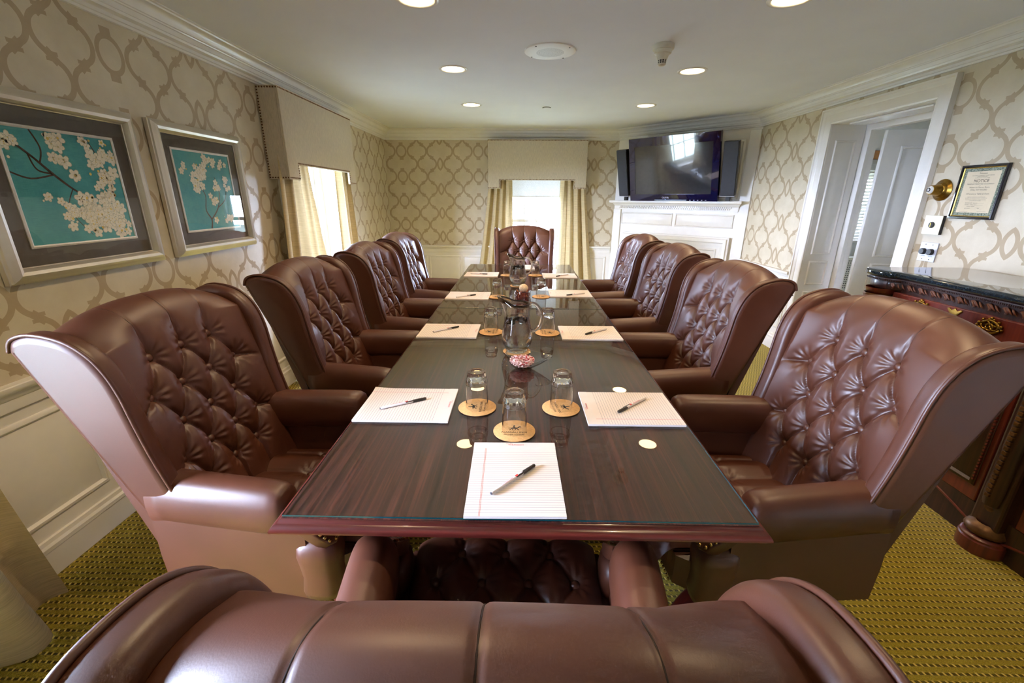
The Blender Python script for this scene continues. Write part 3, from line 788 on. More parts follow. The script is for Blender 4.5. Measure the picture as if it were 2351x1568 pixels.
# ------------------------------------------------------------------ wing chair
def seg_dist(px, py, a, b):
    ax, ay = a; bx, by = b; dx, dy = bx-ax, by-ay; L = dx*dx+dy*dy
    k = max(0, min(1, ((px-ax)*dx+(py-ay)*dy)/L)) if L else 0
    return math.hypot(px-ax-k*dx, py-ay-k*dy)
def tuft(px, py, buttons, segs, depth=.020, crease=.010, puff=.015):
    db, bb = 9, None
    for b in buttons:
        q = math.hypot(px-b[0], py-b[1])
        if q < db: db, bb = q, b
    ds = 9
    for a, b in segs:
        if min(a[0], b[0])-.07 < px < max(a[0], b[0])+.07 and min(a[1], b[1])-.07 < py < max(a[1], b[1])+.07:
            ds = min(ds, seg_dist(px, py, a, b))
    dd = puff*(1-math.exp(-(ds/.030)**1.4)) if segs else 0
    if ds > 1: dd = puff
    dd -= crease*math.exp(-(ds/.0048)**2)
    dd -= depth*math.exp(-(db/.024)**1.4)
    if bb is not None and db < .09:
        th = math.atan2(py-bb[1], px-bb[0]); dd += .0026*math.cos(10*th+bb[0]*40)*math.exp(-((db-.030)/.016)**2)
    return dd
BP = catmull([(-.150, .43), (-.170, .52), (-.205, .68), (-.243, .84), (-.272, .95), (-.298, 1.03), (-.330, 1.085), (-.372, 1.112), (-.412, 1.102), (-.434, 1.075), (-.436, 1.045)], 12)
BS = [0]
for a, b in zip(BP, BP[1:]): BS.append(BS[-1]+math.hypot(b[0]-a[0], b[1]-a[1]))
def bprof(s):
    for i in range(len(BS)-1):
        if BS[i+1] >= s or i == len(BS)-2:
            k = (s-BS[i])/(BS[i+1]-BS[i]); a, b = BP[i], BP[i+1]
            tx, tz = b[0]-a[0], b[1]-a[1]; L = math.hypot(tx, tz)
            return a[0]+(b[0]-a[0])*k, a[1]+(b[1]-a[1])*k, tz/L, -tx/L     # point and outward normal (x,z)
def s_at_z(z):
    for i in range(len(BP)-1):
        if BP[i][1] <= z <= BP[i+1][1]: return BS[i]+(BS[i+1]-BS[i])*(z-BP[i][1])/(BP[i+1][1]-BP[i][1])
rows_z = [.972, .874, .776, .679, .583]
def lattice(coords_, n_first, pitch):
    rows = []
    for i, c in enumerate(coords_):
        n = n_first if i % 2 == 0 else n_first+1
        rows.append([((k-(n-1)/2)*pitch, c) for k in range(n)])
    segs = []
    for i in range(len(rows)-1):
        for a in rows[i]:
            for b in rows[i+1]:
                if abs(abs(a[0]-b[0])-pitch/2) < 1e-4: segs.append((a, b))
    return rows, segs
brow, bseg = lattice([s_at_z(z) for z in rows_z], 3, .119)
for b in brow[0]: bseg.append((b, (b[0]*1.22, BS[-1])))
for b in brow[-1]: bseg.append((b, (b[0], 0)))
for r in (brow[1], brow[3]):
    for b in (r[0], r[-1]): bseg.append((b, (math.copysign(.30, b[0]), b[1]-.045)))
bbtn = [b for r in brow for b in r]
def back_pt(a, c):
    s = BS[-1]*c; x, z, nx, nz = bprof(s)
    hw = .248+.016*min(1, max(0, (z-.5)/.5))
    top = max(0, min(1, (s-s_at_z(1.03))/.12)); hw += .042*top
    y = (a*2-1)*hw; e = abs(a*2-1)
    up_ = max(0, min(1, (s-brow[0][0][1]-.045)/.06)); up_ = up_*up_*(3-2*up_)
    dsp = tuft(y, s, bbtn, bseg)*(1-up_)
    if up_ > 0:                                # smooth roll above the tufts, only thin seams
        ds = min(abs(y-b[0]*(1+.22*(s-b[1])/(BS[-1]-b[1]))) for b in brow[0])
        dsp += up_*(.012-.0028*math.exp(-(ds/.0030)**2))
    dsp *= 1-e**8
    drop = .075*top*e**2.6*(1-.75*max(0, min(1, (s-BS[-1]+.06)/.06)))
    wrap = .030*(e**4)*(1-top)           # sides curl forward into the wings
    return (x+nx*dsp+wrap, y, z+nz*dsp-drop)
def hw_arm(x): return .308+.034*max(0, min(1, (x+.2)/.34))
def make_chair():
    t = thing('wing_chair', 'x', 'chair', (0, 0, 0), 0, 'leather wing chairs around the conference table')
    mb = MB(); mb.grid(back_pt, 130, 210); bk = mb.build('backrest', 'leather', t, smooth=True, normals=False)
    sm_ = MB()                                  # dark tubes along creases and roll seams, groove shade put in as colour
    for a_, b_ in bseg:
        n_ = 26 if abs(b_[1]-BS[-1]) < 1e-6 else 10; pts_ = []
        for q in range(n_+1):
            y_ = a_[0]+(b_[0]-a_[0])*q/n_; s_ = a_[1]+(b_[1]-a_[1])*q/n_
            x_, z_, nx_, nz_ = bprof(s_)
            hw_ = .248+.016*min(1, max(0, (z_-.5)/.5)); tp_ = max(0, min(1, (s_-s_at_z(1.03))/.12)); hw_ += .042*tp_
            if abs(y_) > hw_*.97: continue
            p_ = Vector(back_pt((y_/hw_+1)/2, s_/BS[-1])); pts_.append(p_+Vector((nx_, 0, nz_))*.0002)
        if len(pts_) > 1: sm_.tube(pts_, .0011, 5)
    o = sm_.build('seam_shade_lines', 'seam_groove_shade', bk, smooth=True)
    btn = MB(); btn.lathe([(.0122, -.008), (.0132, .001), (.0115, .0056), (.0065, .0088), (.0008, .010)], 14, caps=True)
    b0 = btn.build('button', 'leather', bk, smooth=True); first = True
    def put(src, par, y, s, nx, nz, p):
        o = src if src.get('free') else inst(src, par, p)
        src['free'] = 0
        za = Vector((nx, 0, nz)); xa = Vector((0, 1, 0)); ya = za.cross(xa)
        o.matrix_local = Matrix(((xa.x, ya.x, za.x, p[0]), (xa.y, ya.y, za.y, p[1]), (xa.z, ya.z, za.z, p[2]), (0, 0, 0, 1)))
    b0['free'] = 1
    for (y, s) in bbtn:
        x, z, nx, nz = bprof(s); k = -.018
        put(b0, bk, y, s, nx, nz, (x+nx*k, y, z+nz*k))
    mb = MB(); mb.prism([(-.240, .43), (-.222, .43), (-.330, .94), (-.372, 1.04), (-.405, 1.06), (-.428, 1.045)], lambda a, b, h: (a, h, b), -.288, .288); mb.build('back_panel', 'leather', t)
    # wings
    wp = catmull([(-.440, 1.052), (-.424, 1.084), (-.375, 1.097), (-.305, 1.082), (-.258, 1.048), (-.228, 1.0), (-.210, .94), (-.198, .86), (-.182, .77), (-.163, .69), (-.150, .645)], 5)
    poly = [(-.243, .575)]+wp+[(-.155, .575)]
    for sg in (1, -1):
        def wfn(a, b, h, sg=sg):
            fl = .307+.016*(b-.6)/.48
            return (a, sg*(fl-h), b)
        mb = MB(); plate(mb, poly[::-1], 0, .056, .021, wfn, 5); w = mb.build('wing', 'leather', t, smooth=True)
        for pf in w.data.polygons:
            if len(pf.vertices) > 8: pf.use_smooth = False
        mb = MB(); mb.tube([wfn(a, b, .006) for a, b in inset(poly, .0015)[1:-1]], .0048, 7); mb.build('piping', 'leather', w, smooth=True)
        # arm
        rings = []
        for i, x in enumerate([-.235, -.20, -.14, -.07, 0, .06, .10, .125, .140, .148]):
            k = [1, 1, 1, 1, 1, 1, .99, .95, .84, .62][i]
            yc = hw_arm(x)-.050; zc = .617-.012*max(0, (x+.2)/.34)
            rings.append([(x+(.012*(q[1]-zc)/.07 if i > 5 else 0)*0, sg*q[0], q[1]) for q in superell(yc, zc, .054*k, .074*k, 22, 2.5)])
        mb = MB(); mb.loft(rings); am = mb.build('arm', 'leather', t, smooth=True)
        # side panel below the arm
        rr = []
        for x in (-.242, -.1, .05, .19):
            yo = hw_arm(x)-.010; rr.append([(x, sg*yo, .335), (x, sg*(yo+.004), .45), (x, sg*yo, .60), (x, sg*(yo-.07), .60), (x, sg*(yo-.07), .335)])
        mb = MB(); mb.loft(rr); mb.build('side_panel', 'leather', t, auto=50)
        # sloping front panel edged with nails, and the padded post below it
        yc = hw_arm(.14)-.052; L = .155; ang = math.atan2(-.115, .118)
        cs, sn = math.cos(ang), math.sin(ang)
        def ffn(a, b, h, sg=sg, yc=yc): return (.146+a*cs-h*sn, sg*(yc+b), .630+a*sn+h*cs)
        sh = [(0, -.042), (.05, -.048), (.11, -.046), (.15, -.034), (.165, -.012), (.165, .020), (.15, .044), (.10, .050), (.05, .050), (0, .044)]
        mb = MB(); plate(mb, sh, -.03, .004, .006, ffn, 3); fpn = mb.build('front_panel', 'leather', t, auto=50)
        nb = MB(); ins = inset(sh, .009)
        pts = []
        for p, q in zip(ins, ins[1:]):
            L2 = math.hypot(q[0]-p[0], q[1]-p[1]); n = max(1, round(L2/.0145))
            for k in range(n): pts.append((p[0]+(q[0]-p[0])*k/n, p[1]+(q[1]-p[1])*k/n))
        for p in pts:
            rings = []
            for r, h in ((.0058, .003), (.0048, .0065), (.0022, .0085), (.0003, .009)):
                rings.append([ffn(p[0]+r*math.cos(2*PI*k/8), p[1]+r*math.sin(2*PI*k/8), h) for k in range(8)])
            nb.loft(rings, True, False, True)
        o = nb.build('nailhead_trim', 'nail_brass', fpn, smooth=True); o['kind'] = 'stuff'
        rings = []
        for z, k in ((.336, .90), (.36, .98), (.41, .92), (.450, .98), (.478, 1.03), (.508, .98), (.528, .7)):
            rings.append([(q[0], sg*q[1], z) for q in superell(.207, yc+.003, .058*k, .052*k, 20, 3)])
        mb = MB(); mb.loft(rings); mb.build('front_post', 'leather', t, smooth=True)
    # seat
    mb = MB(); mb.prism([(-.23, -.285), (.20, -.315), (.295, -.255), (.312, 0), (.295, .255), (.20, .315), (-.23, .285)], lambda a, b, h: (a, b, h), .336, .435); mb.build('seat_base', 'leather', t, auto=40)
    nb = MB()
    for q in range(36):
        y = -.25+.50*q/35; rings = []
        for r, h in ((.0055, 0), (.0042, .003), (.0004, .0046)):
            rings.append([(.303+.009*(1-abs(y)/.25)+h, y+r*math.cos(2*PI*k/7), .345+r*math.sin(2*PI*k/7)) for k in range(7)])
        nb.loft(rings, True, False, True)
    o = nb.build('base_nail_row', 'nail_brass', t); o['kind'] = 'stuff'
    srow, sseg = lattice([.265, .180, .095, .010], 3, .118)
    srow = [[(b[1], b[0]) for b in r] for r in srow]; sseg = [((a[1], a[0]), (b[1], b[0])) for a, b in sseg]
    for b in srow[0]: sseg.append((b, (.37, b[1])))
    for b in srow[-1]: sseg.append((b, (-.16, b[1])))
    sbtn = [b for r in srow for b in r]
    def seat_pt(a, c):
        x = -.155+.505*a; y = (c*2-1)*(.232+.012*a); ex, ey = max(0, (a-.86)/.14), abs(c*2-1)
        z = .474+tuft(x, y, sbtn, sseg, .015, .006, .012)-.075*ex**2.5-.035*ey**8
        return (x, y, z)
    mb = MB(); mb.grid(seat_pt, 80, 84); st = mb.build('seat', 'leather', t, smooth=True, normals=False)
    b1 = inst(b0, st, (0, 0, 0)); b1['free'] = 1
    for (x, y) in sbtn: put(b1, st, y, x, 0, 1, (x, y, .4575))
    mb = MB(); mb.box(.24, .308, -.235, .235, .40, .440); mb.build('seat_rail', 'leather', t)
    # swivel base
    mb = MB(); mb.lathe([(.03, .09), (.03, .2), (.024, .2), (.024, .30), (.09, .315), (.10, .336)], 20, caps=True); mb.build('column', 'rubber_black', t, auto=40)
    mb = MB(); mb.lathe([(.05, .075), (.055, .085), (.055, .13), (.04, .14), (.03, .142)], 20, caps=True); mb.build('hub', 'mahogany_edge', t, auto=40)
    lg = None
    for k in range(5):
        a = 2*PI*k/5+.6
        if lg is None:
            rings = []
            for r, z, w, h in ((.03, .112, .030, .024), (.12, .118, .030, .022), (.22, .100, .027, .018), (.29, .075, .024, .015), (.31, .07, .018, .012)):
                rings.append([(r, q[0], q[1]) for q in superell(0, z, w, h, 12, 3.2)])
            mb = MB(); mb.loft(rings); lg = mb.build('leg', 'mahogany_edge', t, smooth=True)
            mb = MB(); mb.tube([(.285, -.022, .026), (.285, -.008, .026)], .0255, 14); mb.tube([(.285, .008, .026), (.285, .022, .026)], .0255, 14); mb.tube([(.285, 0, .026), (.285, 0, .066)], .008, 8)
            cst = mb.build('caster', 'rubber_black', lg, auto=40)
            lg.rotation_euler = (0, 0, a)
        else:
            l2 = inst(lg, t, (0, 0, 0), (0, 0, a)); inst(cst, l2, (0, 0, 0))
    return t
proto = make_chair()
chairs = [   # x, y, facing, label
    (-.750, 1.240, 0, 'wing chair on the picture side, closest to the camera, side lit white'),
    (-.700, 2.060, 0, 'second wing chair from the camera along the picture wall'),
    (-.668, 2.880, 0, 'third wing chair from the camera along the picture wall, before the side window'),
    (-.690, 3.740, 0, 'farthest wing chair on the picture wall side, next to the far head'),
    (.750, 1.240, 180, 'wing chair nearest the camera on the cabinet side with golden seat'),
    (.685, 2.060, 180, 'second wing chair from the camera on the doorway side'),
    (.700, 2.930, 180, 'third wing chair from the camera on the doorway side'),
    (.690, 3.740, 180, 'farthest wing chair on the television side of the table'),
    (.045, 4.455, -90, 'wing chair at the far head of the table against the window'),
    (-.028, .675, 90, 'wing chair at the near head, seen from behind its back'),
]
for i, (x, y, a, lab) in enumerate(chairs):
    c = proto if i == 0 else copy_tree(proto)
    c.location = (x, y, 0); c.rotation_euler = (0, 0, R(a)); c['label'] = lab
    if i == 9:                     # this one is tipped back on its swivel
        T = Matrix.Translation((0, 0, .32)) @ Matrix.Rotation(R(-5), 4, 'Y') @ Matrix.Translation((0, 0, -.32))
        for ch in c.children:
            if ch.name.split('.')[0] not in ('column', 'hub', 'leg'): ch.matrix_local = T @ ch.matrix_local

# ------------------------------------------------------------------ things on the table
ZG = ZT+.0003
def pad(label, cx, cy, rz, w=.2159, l=.285, curl=0):
    t = thing('legal_pad', label, 'notepad', (cx, cy, ZG), rz, 'ruled paper pads on the table')
    def zf(x, y):   # top sheet lifts at one corner
        q = max(0, (-x/(w/2)-.45))*max(0, (-y/(l/2)-.45))
        return .0062+curl*q*q
    mb = MB(); mb.box(-w/2, w/2, -l/2, l/2, 0, .0055); mb.build('sheets', 'paper_white', t)
    mb = MB(); mb.grid(lambda a, b: (-w/2+w*a, -l/2+l*b, zf(-w/2+w*a, -l/2+l*b)), 16, 20); mb.build('top_sheet', 'paper_white', t, normals=False)
    mb = MB(); mb.box(-w/2-.0005, w/2+.0005, l/2-.026, l/2+.0006, -.0, .0066); mb.build('binding', 'pad_binding', t)
    mb = MB()
    for k in range(29):
        y = l/2-.047-.0081*k
        mb.grid(lambda a, b: (-w/2+w*a, y-.0004+.0008*b, zf(-w/2+w*a, y)+.0002), 16, 1)
    o = mb.build('ruled_lines', 'rule_grey', t, normals=False); o['kind'] = 'stuff'
    mb = MB()
    for x in (-w/2+.031, -w/2+.0335): mb.grid(lambda a, b: (x-.0004+.0008*b, -l/2+(l-.028)*a, zf(x, -l/2+(l-.028)*a)+.0002), 16, 1)
    mb.build('margin_line', 'rule_red', t, normals=False)
    text('lettering', 'W.B.MASON', .0075, 'print_red', t, frame4((1, 0, 0), (0, 1, 0), (.004, l/2-.0115, .0072)))
    text('lettering', 'WHO BUT', .0038, 'print_red', t, frame4((1, 0, 0), (0, 1, 0), (-.014, l/2-.0062, .0072)))
    return t
pad('ruled pad at the near end of the table before the camera', -.006, .880, R(1))
for (x, y, r, lab, cu) in ((-.352, 1.250, -90, 'ruled pad with a curled corner before the nearest picture side chair', .05), (-.346, 2.063, -90.5, 'ruled pad beside the second picture side chair', 0), (-.345, 2.885, -91, 'ruled pad before the third picture side chair', 0), (-.328, 3.748, -91, 'ruled pad before the farthest picture side chair', 0)):
    pad(lab, x, y, R(r), .228, .287, cu)
for (x, y, r, lab) in ((.351, 1.243, 90.5, 'ruled pad before the nearest cabinet side chair'), (.349, 2.053, 91, 'ruled pad before the second doorway side chair'), (.353, 2.985, 90, 'ruled pad before the third doorway side chair'), (.344, 3.722, 90, 'ruled pad before the farthest television side chair')):
    pad(lab, x, y, R(r), .222, .287)
pad('ruled pad at the far head of the table behind the glass jug', .035, 4.19, R(180))
def pen(label, a, b, group='white pens with black caps'):
    """a: writing-off end, b: cap end, lying on a pad"""
    a, b = Vector(a), Vector(b); L = .148; dv = (b-a).normalized(); rz = math.atan2(dv.y, dv.x); mid = (a+b)/2
    t = thing('pen', label, 'pen', (mid.x, mid.y, ZT+.0068), rz, group)
    r = .0042; z = r+.0008
    mb = MB(); mb.tube([(-L/2, 0, z), (-L/2+.002, 0, z), (.032, 0, z)], [r*.8, r, r], 12); mb.build('barrel', 'pen_white', t, auto=40)
    mb = MB(); mb.tube([(-L/2-.0015, 0, z), (-L/2+.0005, 0, z)], r*.7, 10); mb.build('end_plug', 'tv_speaker', t)
    mb = MB(); mb.tube([(.030, 0, z), (.034, 0, z), (L/2-.003, 0, z), (L/2, 0, z)], [r*1.12, r*1.16, r*1.08, r*.8], 12); mb.build('cap', 'pen_black', t, auto=40)
    mb = MB(); mb.bbox(.006, .045, -.0018-.003, .0018-.003, z-.002+.0038, z+.0044, .0005); mb.build('clip', 'pen_black', t)
    text('lettering', 'NASSAU INN', .0062, 'print_red', t, frame4((1, 0, 0), (0, 1, 0), (-.022, 0, z+r+.0003)))
    mb = MB(); mb.prism([(.005, -.0025), (.009, -.0032), (.013, -.002), (.014, .0015), (.011, .003), (.008, .0022), (.0055, .0026)], lambda p, q, h: (p, q, h), z+r-.0006, z+r+.0003); mb.build('emblem', 'print_red', t)
pens = [((-.058, .803), (.043, .914), 'pen lying slantwise on the near end pad'), ((-.429, 1.203), (-.302, 1.278), 'pen on the pad with the curled corner'), ((.42, 1.30), (.31, 1.202), 'pen on the pad of the nearest cabinet side chair'),
        ((-.42, 2.018), (-.308, 2.113), 'pen on the second picture side pad'), ((.445, 2.10), (.318, 2.002), 'pen on the second doorway side pad'), ((-.416, 2.80), (-.298, 2.885), 'pen on the third picture side pad'),
        ((.448, 2.964), (.329, 2.901), 'pen on the third doorway side pad'), ((-.417, 3.748), (-.286, 3.732), 'pen on the farthest picture side pad'), ((.425, 3.746), (.306, 3.64), 'pen on the farthest television side pad')]
for a, b, lab in pens: pen(lab, a, b)
# cork coasters
def make_coaster():
    t = thing('coaster', 'x', 'coaster', (0, 0, 0), 0, 'round printed cork coasters')
    mb = MB(); mb.lathe([(.0575, 0), (.0600, .0008), (.0602, .0028), (.0590, .0036)], 48, caps=True); mb.build('cork_disc', 'cork', t, auto=40)
    mb = MB(); mb.lathe([(.0604, .0002), (.0606, .001), (.0604, .0018)], 48); mb.build('dark_edge', 'cork_edge', t)
    mb = MB()
    def el(cx, cy, a, b, rot=0):
        mb.prism([(cx+a*math.cos(q)*math.cos(rot)-b*math.sin(q)*math.sin(rot), cy+a*math.cos(q)*math.sin(rot)+b*math.sin(q)*math.cos(rot)) for q in [2*PI*k/12 for k in range(12)]], lambda p, q, h: (p, q, h), .0036, .0039)
    el(0, .012, .0105, .0042); el(.012, .0165, .0055, .0022, .9); el(.0165, .0195, .0036, .0016, -.4); el(-.0125, .0125, .0055, .0013, .25)
    for x0, r in ((.008, .7), (.005, -.5), (-.007, .5), (-.009, -.6)): el(x0+r*.004, .0045, .0058, .0011, PI/2+r)
    el(-.001, .0195, .0026, .0050, .25); el(-.0005, .0262, .0022, .0024)
    mb.build('emblem', 'ink', t)
    text('lettering', 'NASSAU INN', .0125, 'ink', t, frame4((1, 0, 0), (0, 1, 0), (0, -.012, .0039)))
    text('lettering', 'PALMER SQUARE', .0078, 'ink', t, frame4((1, 0, 0), (0, 1, 0), (0, -.025, .0039)))
    return t
cst = [(-.010, 1.094, 0, 'coaster under the middle of the three near tumblers'), (-.130, 1.238, 90, 'coaster under the near tumbler on the picture side'), (.137, 1.242, -80, 'coaster under the near tumbler on the cabinet side'),
       (-.138, 2.056, 90, 'coaster beside the big jug on the picture side'), (.142, 2.051, -90, 'coaster beside the big jug on the cabinet side'), (-.148, 2.862, 90, 'coaster in the third pair, picture side'), (.148, 2.883, -90, 'coaster in the third pair, television side'),
       (-.105, 3.732, 90, 'coaster by the far jug, picture side'), (.137, 3.741, -90, 'coaster by the far jug, television side'), (-.008, 1.775, 0, 'coaster under the big water jug'), (-.012, 3.262, 0, 'coaster under the far water jug')]
cp = make_coaster()
for i, (x, y, a, lab) in enumerate(cst):
    c = cp if i == 0 else copy_tree(cp); c.location = (x, y, ZG); c.rotation_euler = (0, 0, R(a)); c['label'] = lab
ZK = ZG+.0042
def make_tumbler():
    t = thing('tumbler', 'x', 'glass', (0, 0, 0), 0, 'upside down water tumblers')
    def mod(a, z):
        k = max(0, min(1, (z-.055)/.035)); return 1+.045*k*(abs(math.cos(5*a))-.6)
    wall_ = [(.0352, 0), (.0358, .0015), (.0352, .03), (.0338, .06), (.0328, .078), (.0314, .078), (.0324, .06), (.0338, .03), (.0344, .0015)]
    n = 40; mb = MB(); mb.lathe(wall_+[wall_[0]], n, mod=mod); mb.build('glass_wall', 'vessel_glass', t, auto=40)
    bs = [(.0005, .096), (.020, .096), (.0265, .090), (.0300, .079), (.0330, .079), (.0328, .088), (.0318, .094), (.0296, .104), (.0285, .110), (.0282, .118), (.0268, .122), (.018, .1225), (.016, .1195), (.0005, .1195)]
    mb = MB(); mb.lathe(bs, 40, mod=lambda a, z: 1+.10*max(0, min(1, (z-.078)/.01))*(abs(math.cos(5*a+z*20))-.6) if z < .112 else 1+.03*math.cos(10*a), caps=True)
    mb.build('glass_base', 'clear_glass', t, auto=22); return t
tp = make_tumbler()
tl = ['middle tumbler standing closest to the near pad', 'near tumbler on the picture side of the front three', 'near tumbler on the cabinet side of the front three', 'tumbler beside the big jug on the picture side', 'tumbler beside the big jug handle', 'tumbler in the third pair, picture side', 'tumbler in the third pair, television side', 'farthest tumbler on the picture side', 'farthest tumbler on the television side']
for i, lab in enumerate(tl):
    x, y = cst[i][:2]; c = tp if i == 0 else copy_tree(tp); c.location = (x, y, ZK); c.rotation_euler = (0, 0, random.random()*6); c['label'] = lab
def make_jug():
    t = thing('water_jug', 'x', 'jug', (0, 0, 0), 0, 'glass jugs of iced water')
    po = [(.0005, 0), (.042, 0), (.046, .003), (.050, .012), (.062, .035), (.0665, .055), (.066, .075), (.0615, .10), (.055, .13), (.0515, .155), (.0505, .175), (.0515, .20), (.053, .222)]
    pi = [(.0505, .222), (.049, .20), (.048, .175), (.049, .155), (.0525, .13), (.059, .10), (.0632, .075), (.0635, .055), (.058, .036), (.044, .016), (.0005, .013)]
    n = 48
    def pos(r, z, a):
        k = max(0, (z-.13)/.09); sp = max(0, -math.cos(a))**6      # spout towards -x
        rr = r*(1+.62*sp*k**2); zz = z+(.028*max(0, -math.cos(a))**2-.008)*k**1.5 if z > .13 else z
        return (rr*math.cos(a), rr*math.sin(a)*(1-.18*sp*k), zz)
    mb = MB(); mb.loft([[pos(r, z, 2*PI*k/n) for k in range(n)] for r, z in po+pi], True, True, True)
    mb.build('body', 'jug_glass', t, smooth=True)
    h = catmull([(.046, 0, .200), (.062, 0, .212), (.085, 0, .200), (.104, 0, .165), (.101, 0, .125), (.083, 0, .098), (.060, 0, .090)], 6)
    mb = MB(); mb.tube(h, [.0075]*len(h), 12); mb.build('handle', 'jug_glass', t, smooth=True)
    wp = [(.0005, .0138), (.043, .0168), (.0575, .0365), (.0632, .055), (.0628, .075), (.0586, .10), (.0521, .13), (.0486, .152), (.0005, .152)]
    mb = MB(); mb.lathe(wp, 36); mb.build('water', 'water', t, smooth=True)
    rnd = random.Random(3)
    for k in range(7):
        a = k*2*PI/7*2.2; r = .026 if k else 0; bm = bmesh.new(); bmesh.ops.create_icosphere(bm, subdivisions=1, radius=.017)
        for v in bm.verts: v.co *= rnd.uniform(.8, 1.1)
        q = MB(); q.add_bm(bm); o = q.build('ice_cube', 'ice', t); o.location = (r*math.cos(a), r*math.sin(a), .138+rnd.uniform(-.012, .008)); o.rotation_euler = (rnd.random()*6, rnd.random()*6, 0)
    return t
j0 = make_jug(); j0.location = (-.008, 1.775, ZK); j0['label'] = 'large glass jug of iced water behind the candy dish'
j1 = copy_tree(j0); j1.location = (-.012, 3.262, ZK); j1['label'] = 'farther glass jug of iced water toward the window'
# leaf shaped candy dish
t = thing('candy_dish', 'leaf shaped clear glass dish of pink candies', 'dish', (.018, 1.580, ZG))
n = 48
def dish(r, z, a, inner=0):
    tip = max(0, math.cos(a+.12))**5; k = z/.058
    rr = r*(1+.62*tip*k)*(1+.05*math.cos(2*a)); return (rr*math.cos(a), rr*math.sin(a), z*(1+.10*math.cos(a+PI)*k)+(0 if inner == 0 else 0))
po = [(.0005, 0), (.026, 0), (.029, .002), (.045, .016), (.058, .034), (.066, .058)]; pi = [(.0635, .0575), (.0555, .035), (.042, .018), (.026, .006), (.0005, .005)]
mb = MB(); mb.loft([[dish(r, z, 2*PI*k/n) for k in range(n)] for r, z in po+pi]); mb.build('bowl', 'vessel_glass', t, smooth=True)
rnd = random.Random(5)
cb = MB()
for k in range(520):
    a = rnd.random()*2*PI; r = math.sqrt(rnd.random())*.047; z = .010+max(0, r-.024)*.75+rnd.random()*(.050-max(0, r-.024)*1.1-.012)
    s = rnd.uniform(.0022, .0038); bm = bmesh.new(); bmesh.ops.create_icosphere(bm, subdivisions=1, radius=s); m4 = Matrix.Translation((r*math.cos(a)-.004, r*math.sin(a), z)) @ Matrix.Rotation(rnd.random()*6, 4, 'X') @ Matrix.Diagonal((1.5, .8, .8, 1)); bm.transform(m4)
    cb.cur = 1 if rnd.random() < .16 else 0; cb.add_bm(bm)
o = cb.build('candies', ['candy_pink', 'candy_red'], None, smooth=True); o.location = t.location
tag(o, 'pink and red wrapped candies heaped in the glass dish', 'candy', kind='stuff')
# potpourri vase
t = thing('glass_vase', 'tall clear glass cylinder holding dried potpourri between the two jugs', 'vase', (.019, 2.44, ZG))
mb = MB(); mb.lathe([(.0005, 0), (.042, 0), (.0465, .004), (.0475, .06), (.0475, .132), (.0465, .134), (.0455, .132), (.0455, .06), (.0445, .010), (.0005, .008)], 36, caps=True); mb.build('cylinder', 'vessel_glass', t, auto=50)
pb = MB()
for k in range(110):
    a = rnd.random()*6.28; r = .030+rnd.random()*.010; z = .014+rnd.random()*.12; pts = []
    b2 = rnd.random()*6.28; L = rnd.uniform(.018, .036)
    for q in range(5): pts.append((max(-.040, min(.040, r*math.cos(a)+L*(q/4-.5)*math.cos(b2+q*.35))), max(-.040, min(.040, r*math.sin(a)+L*(q/4-.5)*math.sin(b2+q*.35))), z+rnd.uniform(-.006, .006)))
    pts = [p if math.hypot(p[0], p[1]) < .040 else (p[0]*.040/math.hypot(p[0], p[1]), p[1]*.040/math.hypot(p[0], p[1]), p[2]) for p in pts]
    pb.cur = 0; pb.tube(pts, .0016, 5)
for k in range(26):
    a = rnd.random()*6.28; r = .038*math.sqrt(rnd.random()); bm = bmesh.new(); bmesh.ops.create_icosphere(bm, subdivisions=1, radius=.011)
    bm.transform(Matrix.Translation(((.02+r*.45)*math.cos(a), (.02+r*.45)*math.sin(a), .02+rnd.random()*.115)) @ Matrix.Rotation(rnd.random()*6, 4, 'Y') @ Matrix.Diagonal((1, .8, .35, 1))); pb.cur = 1; pb.add_bm(bm)
pb.cur = 0; pb.lathe([(.0005, .012), (.034, .012), (.036, .05), (.036, .10), (.026, .122), (.0005, .126)], 22, mod=lambda a, z: 1+.10*math.sin(7*a+z*160))
o = pb.build('potpourri', ['dried_red', 'dried_orange']); o.location = t.location; tag(o, 'red and orange dried twigs and petals filling the glass vase', 'potpourri', kind='stuff')
pd = MB(); bm = bmesh.new(); bmesh.ops.create_icosphere(bm, subdivisions=3, radius=.026)
for v in bm.verts: v.co *= 1+.06*math.sin(v.co.x*300)*math.cos(v.co.y*260); v.co.z *= .85
pd.add_bm(bm); o = pd.build('dried_pod', 'dried_pod', smooth=True); o.location = (.024, 2.435, ZG+.150); tag(o, 'pale speckled dried pod resting on the potpourri', 'dried pod')

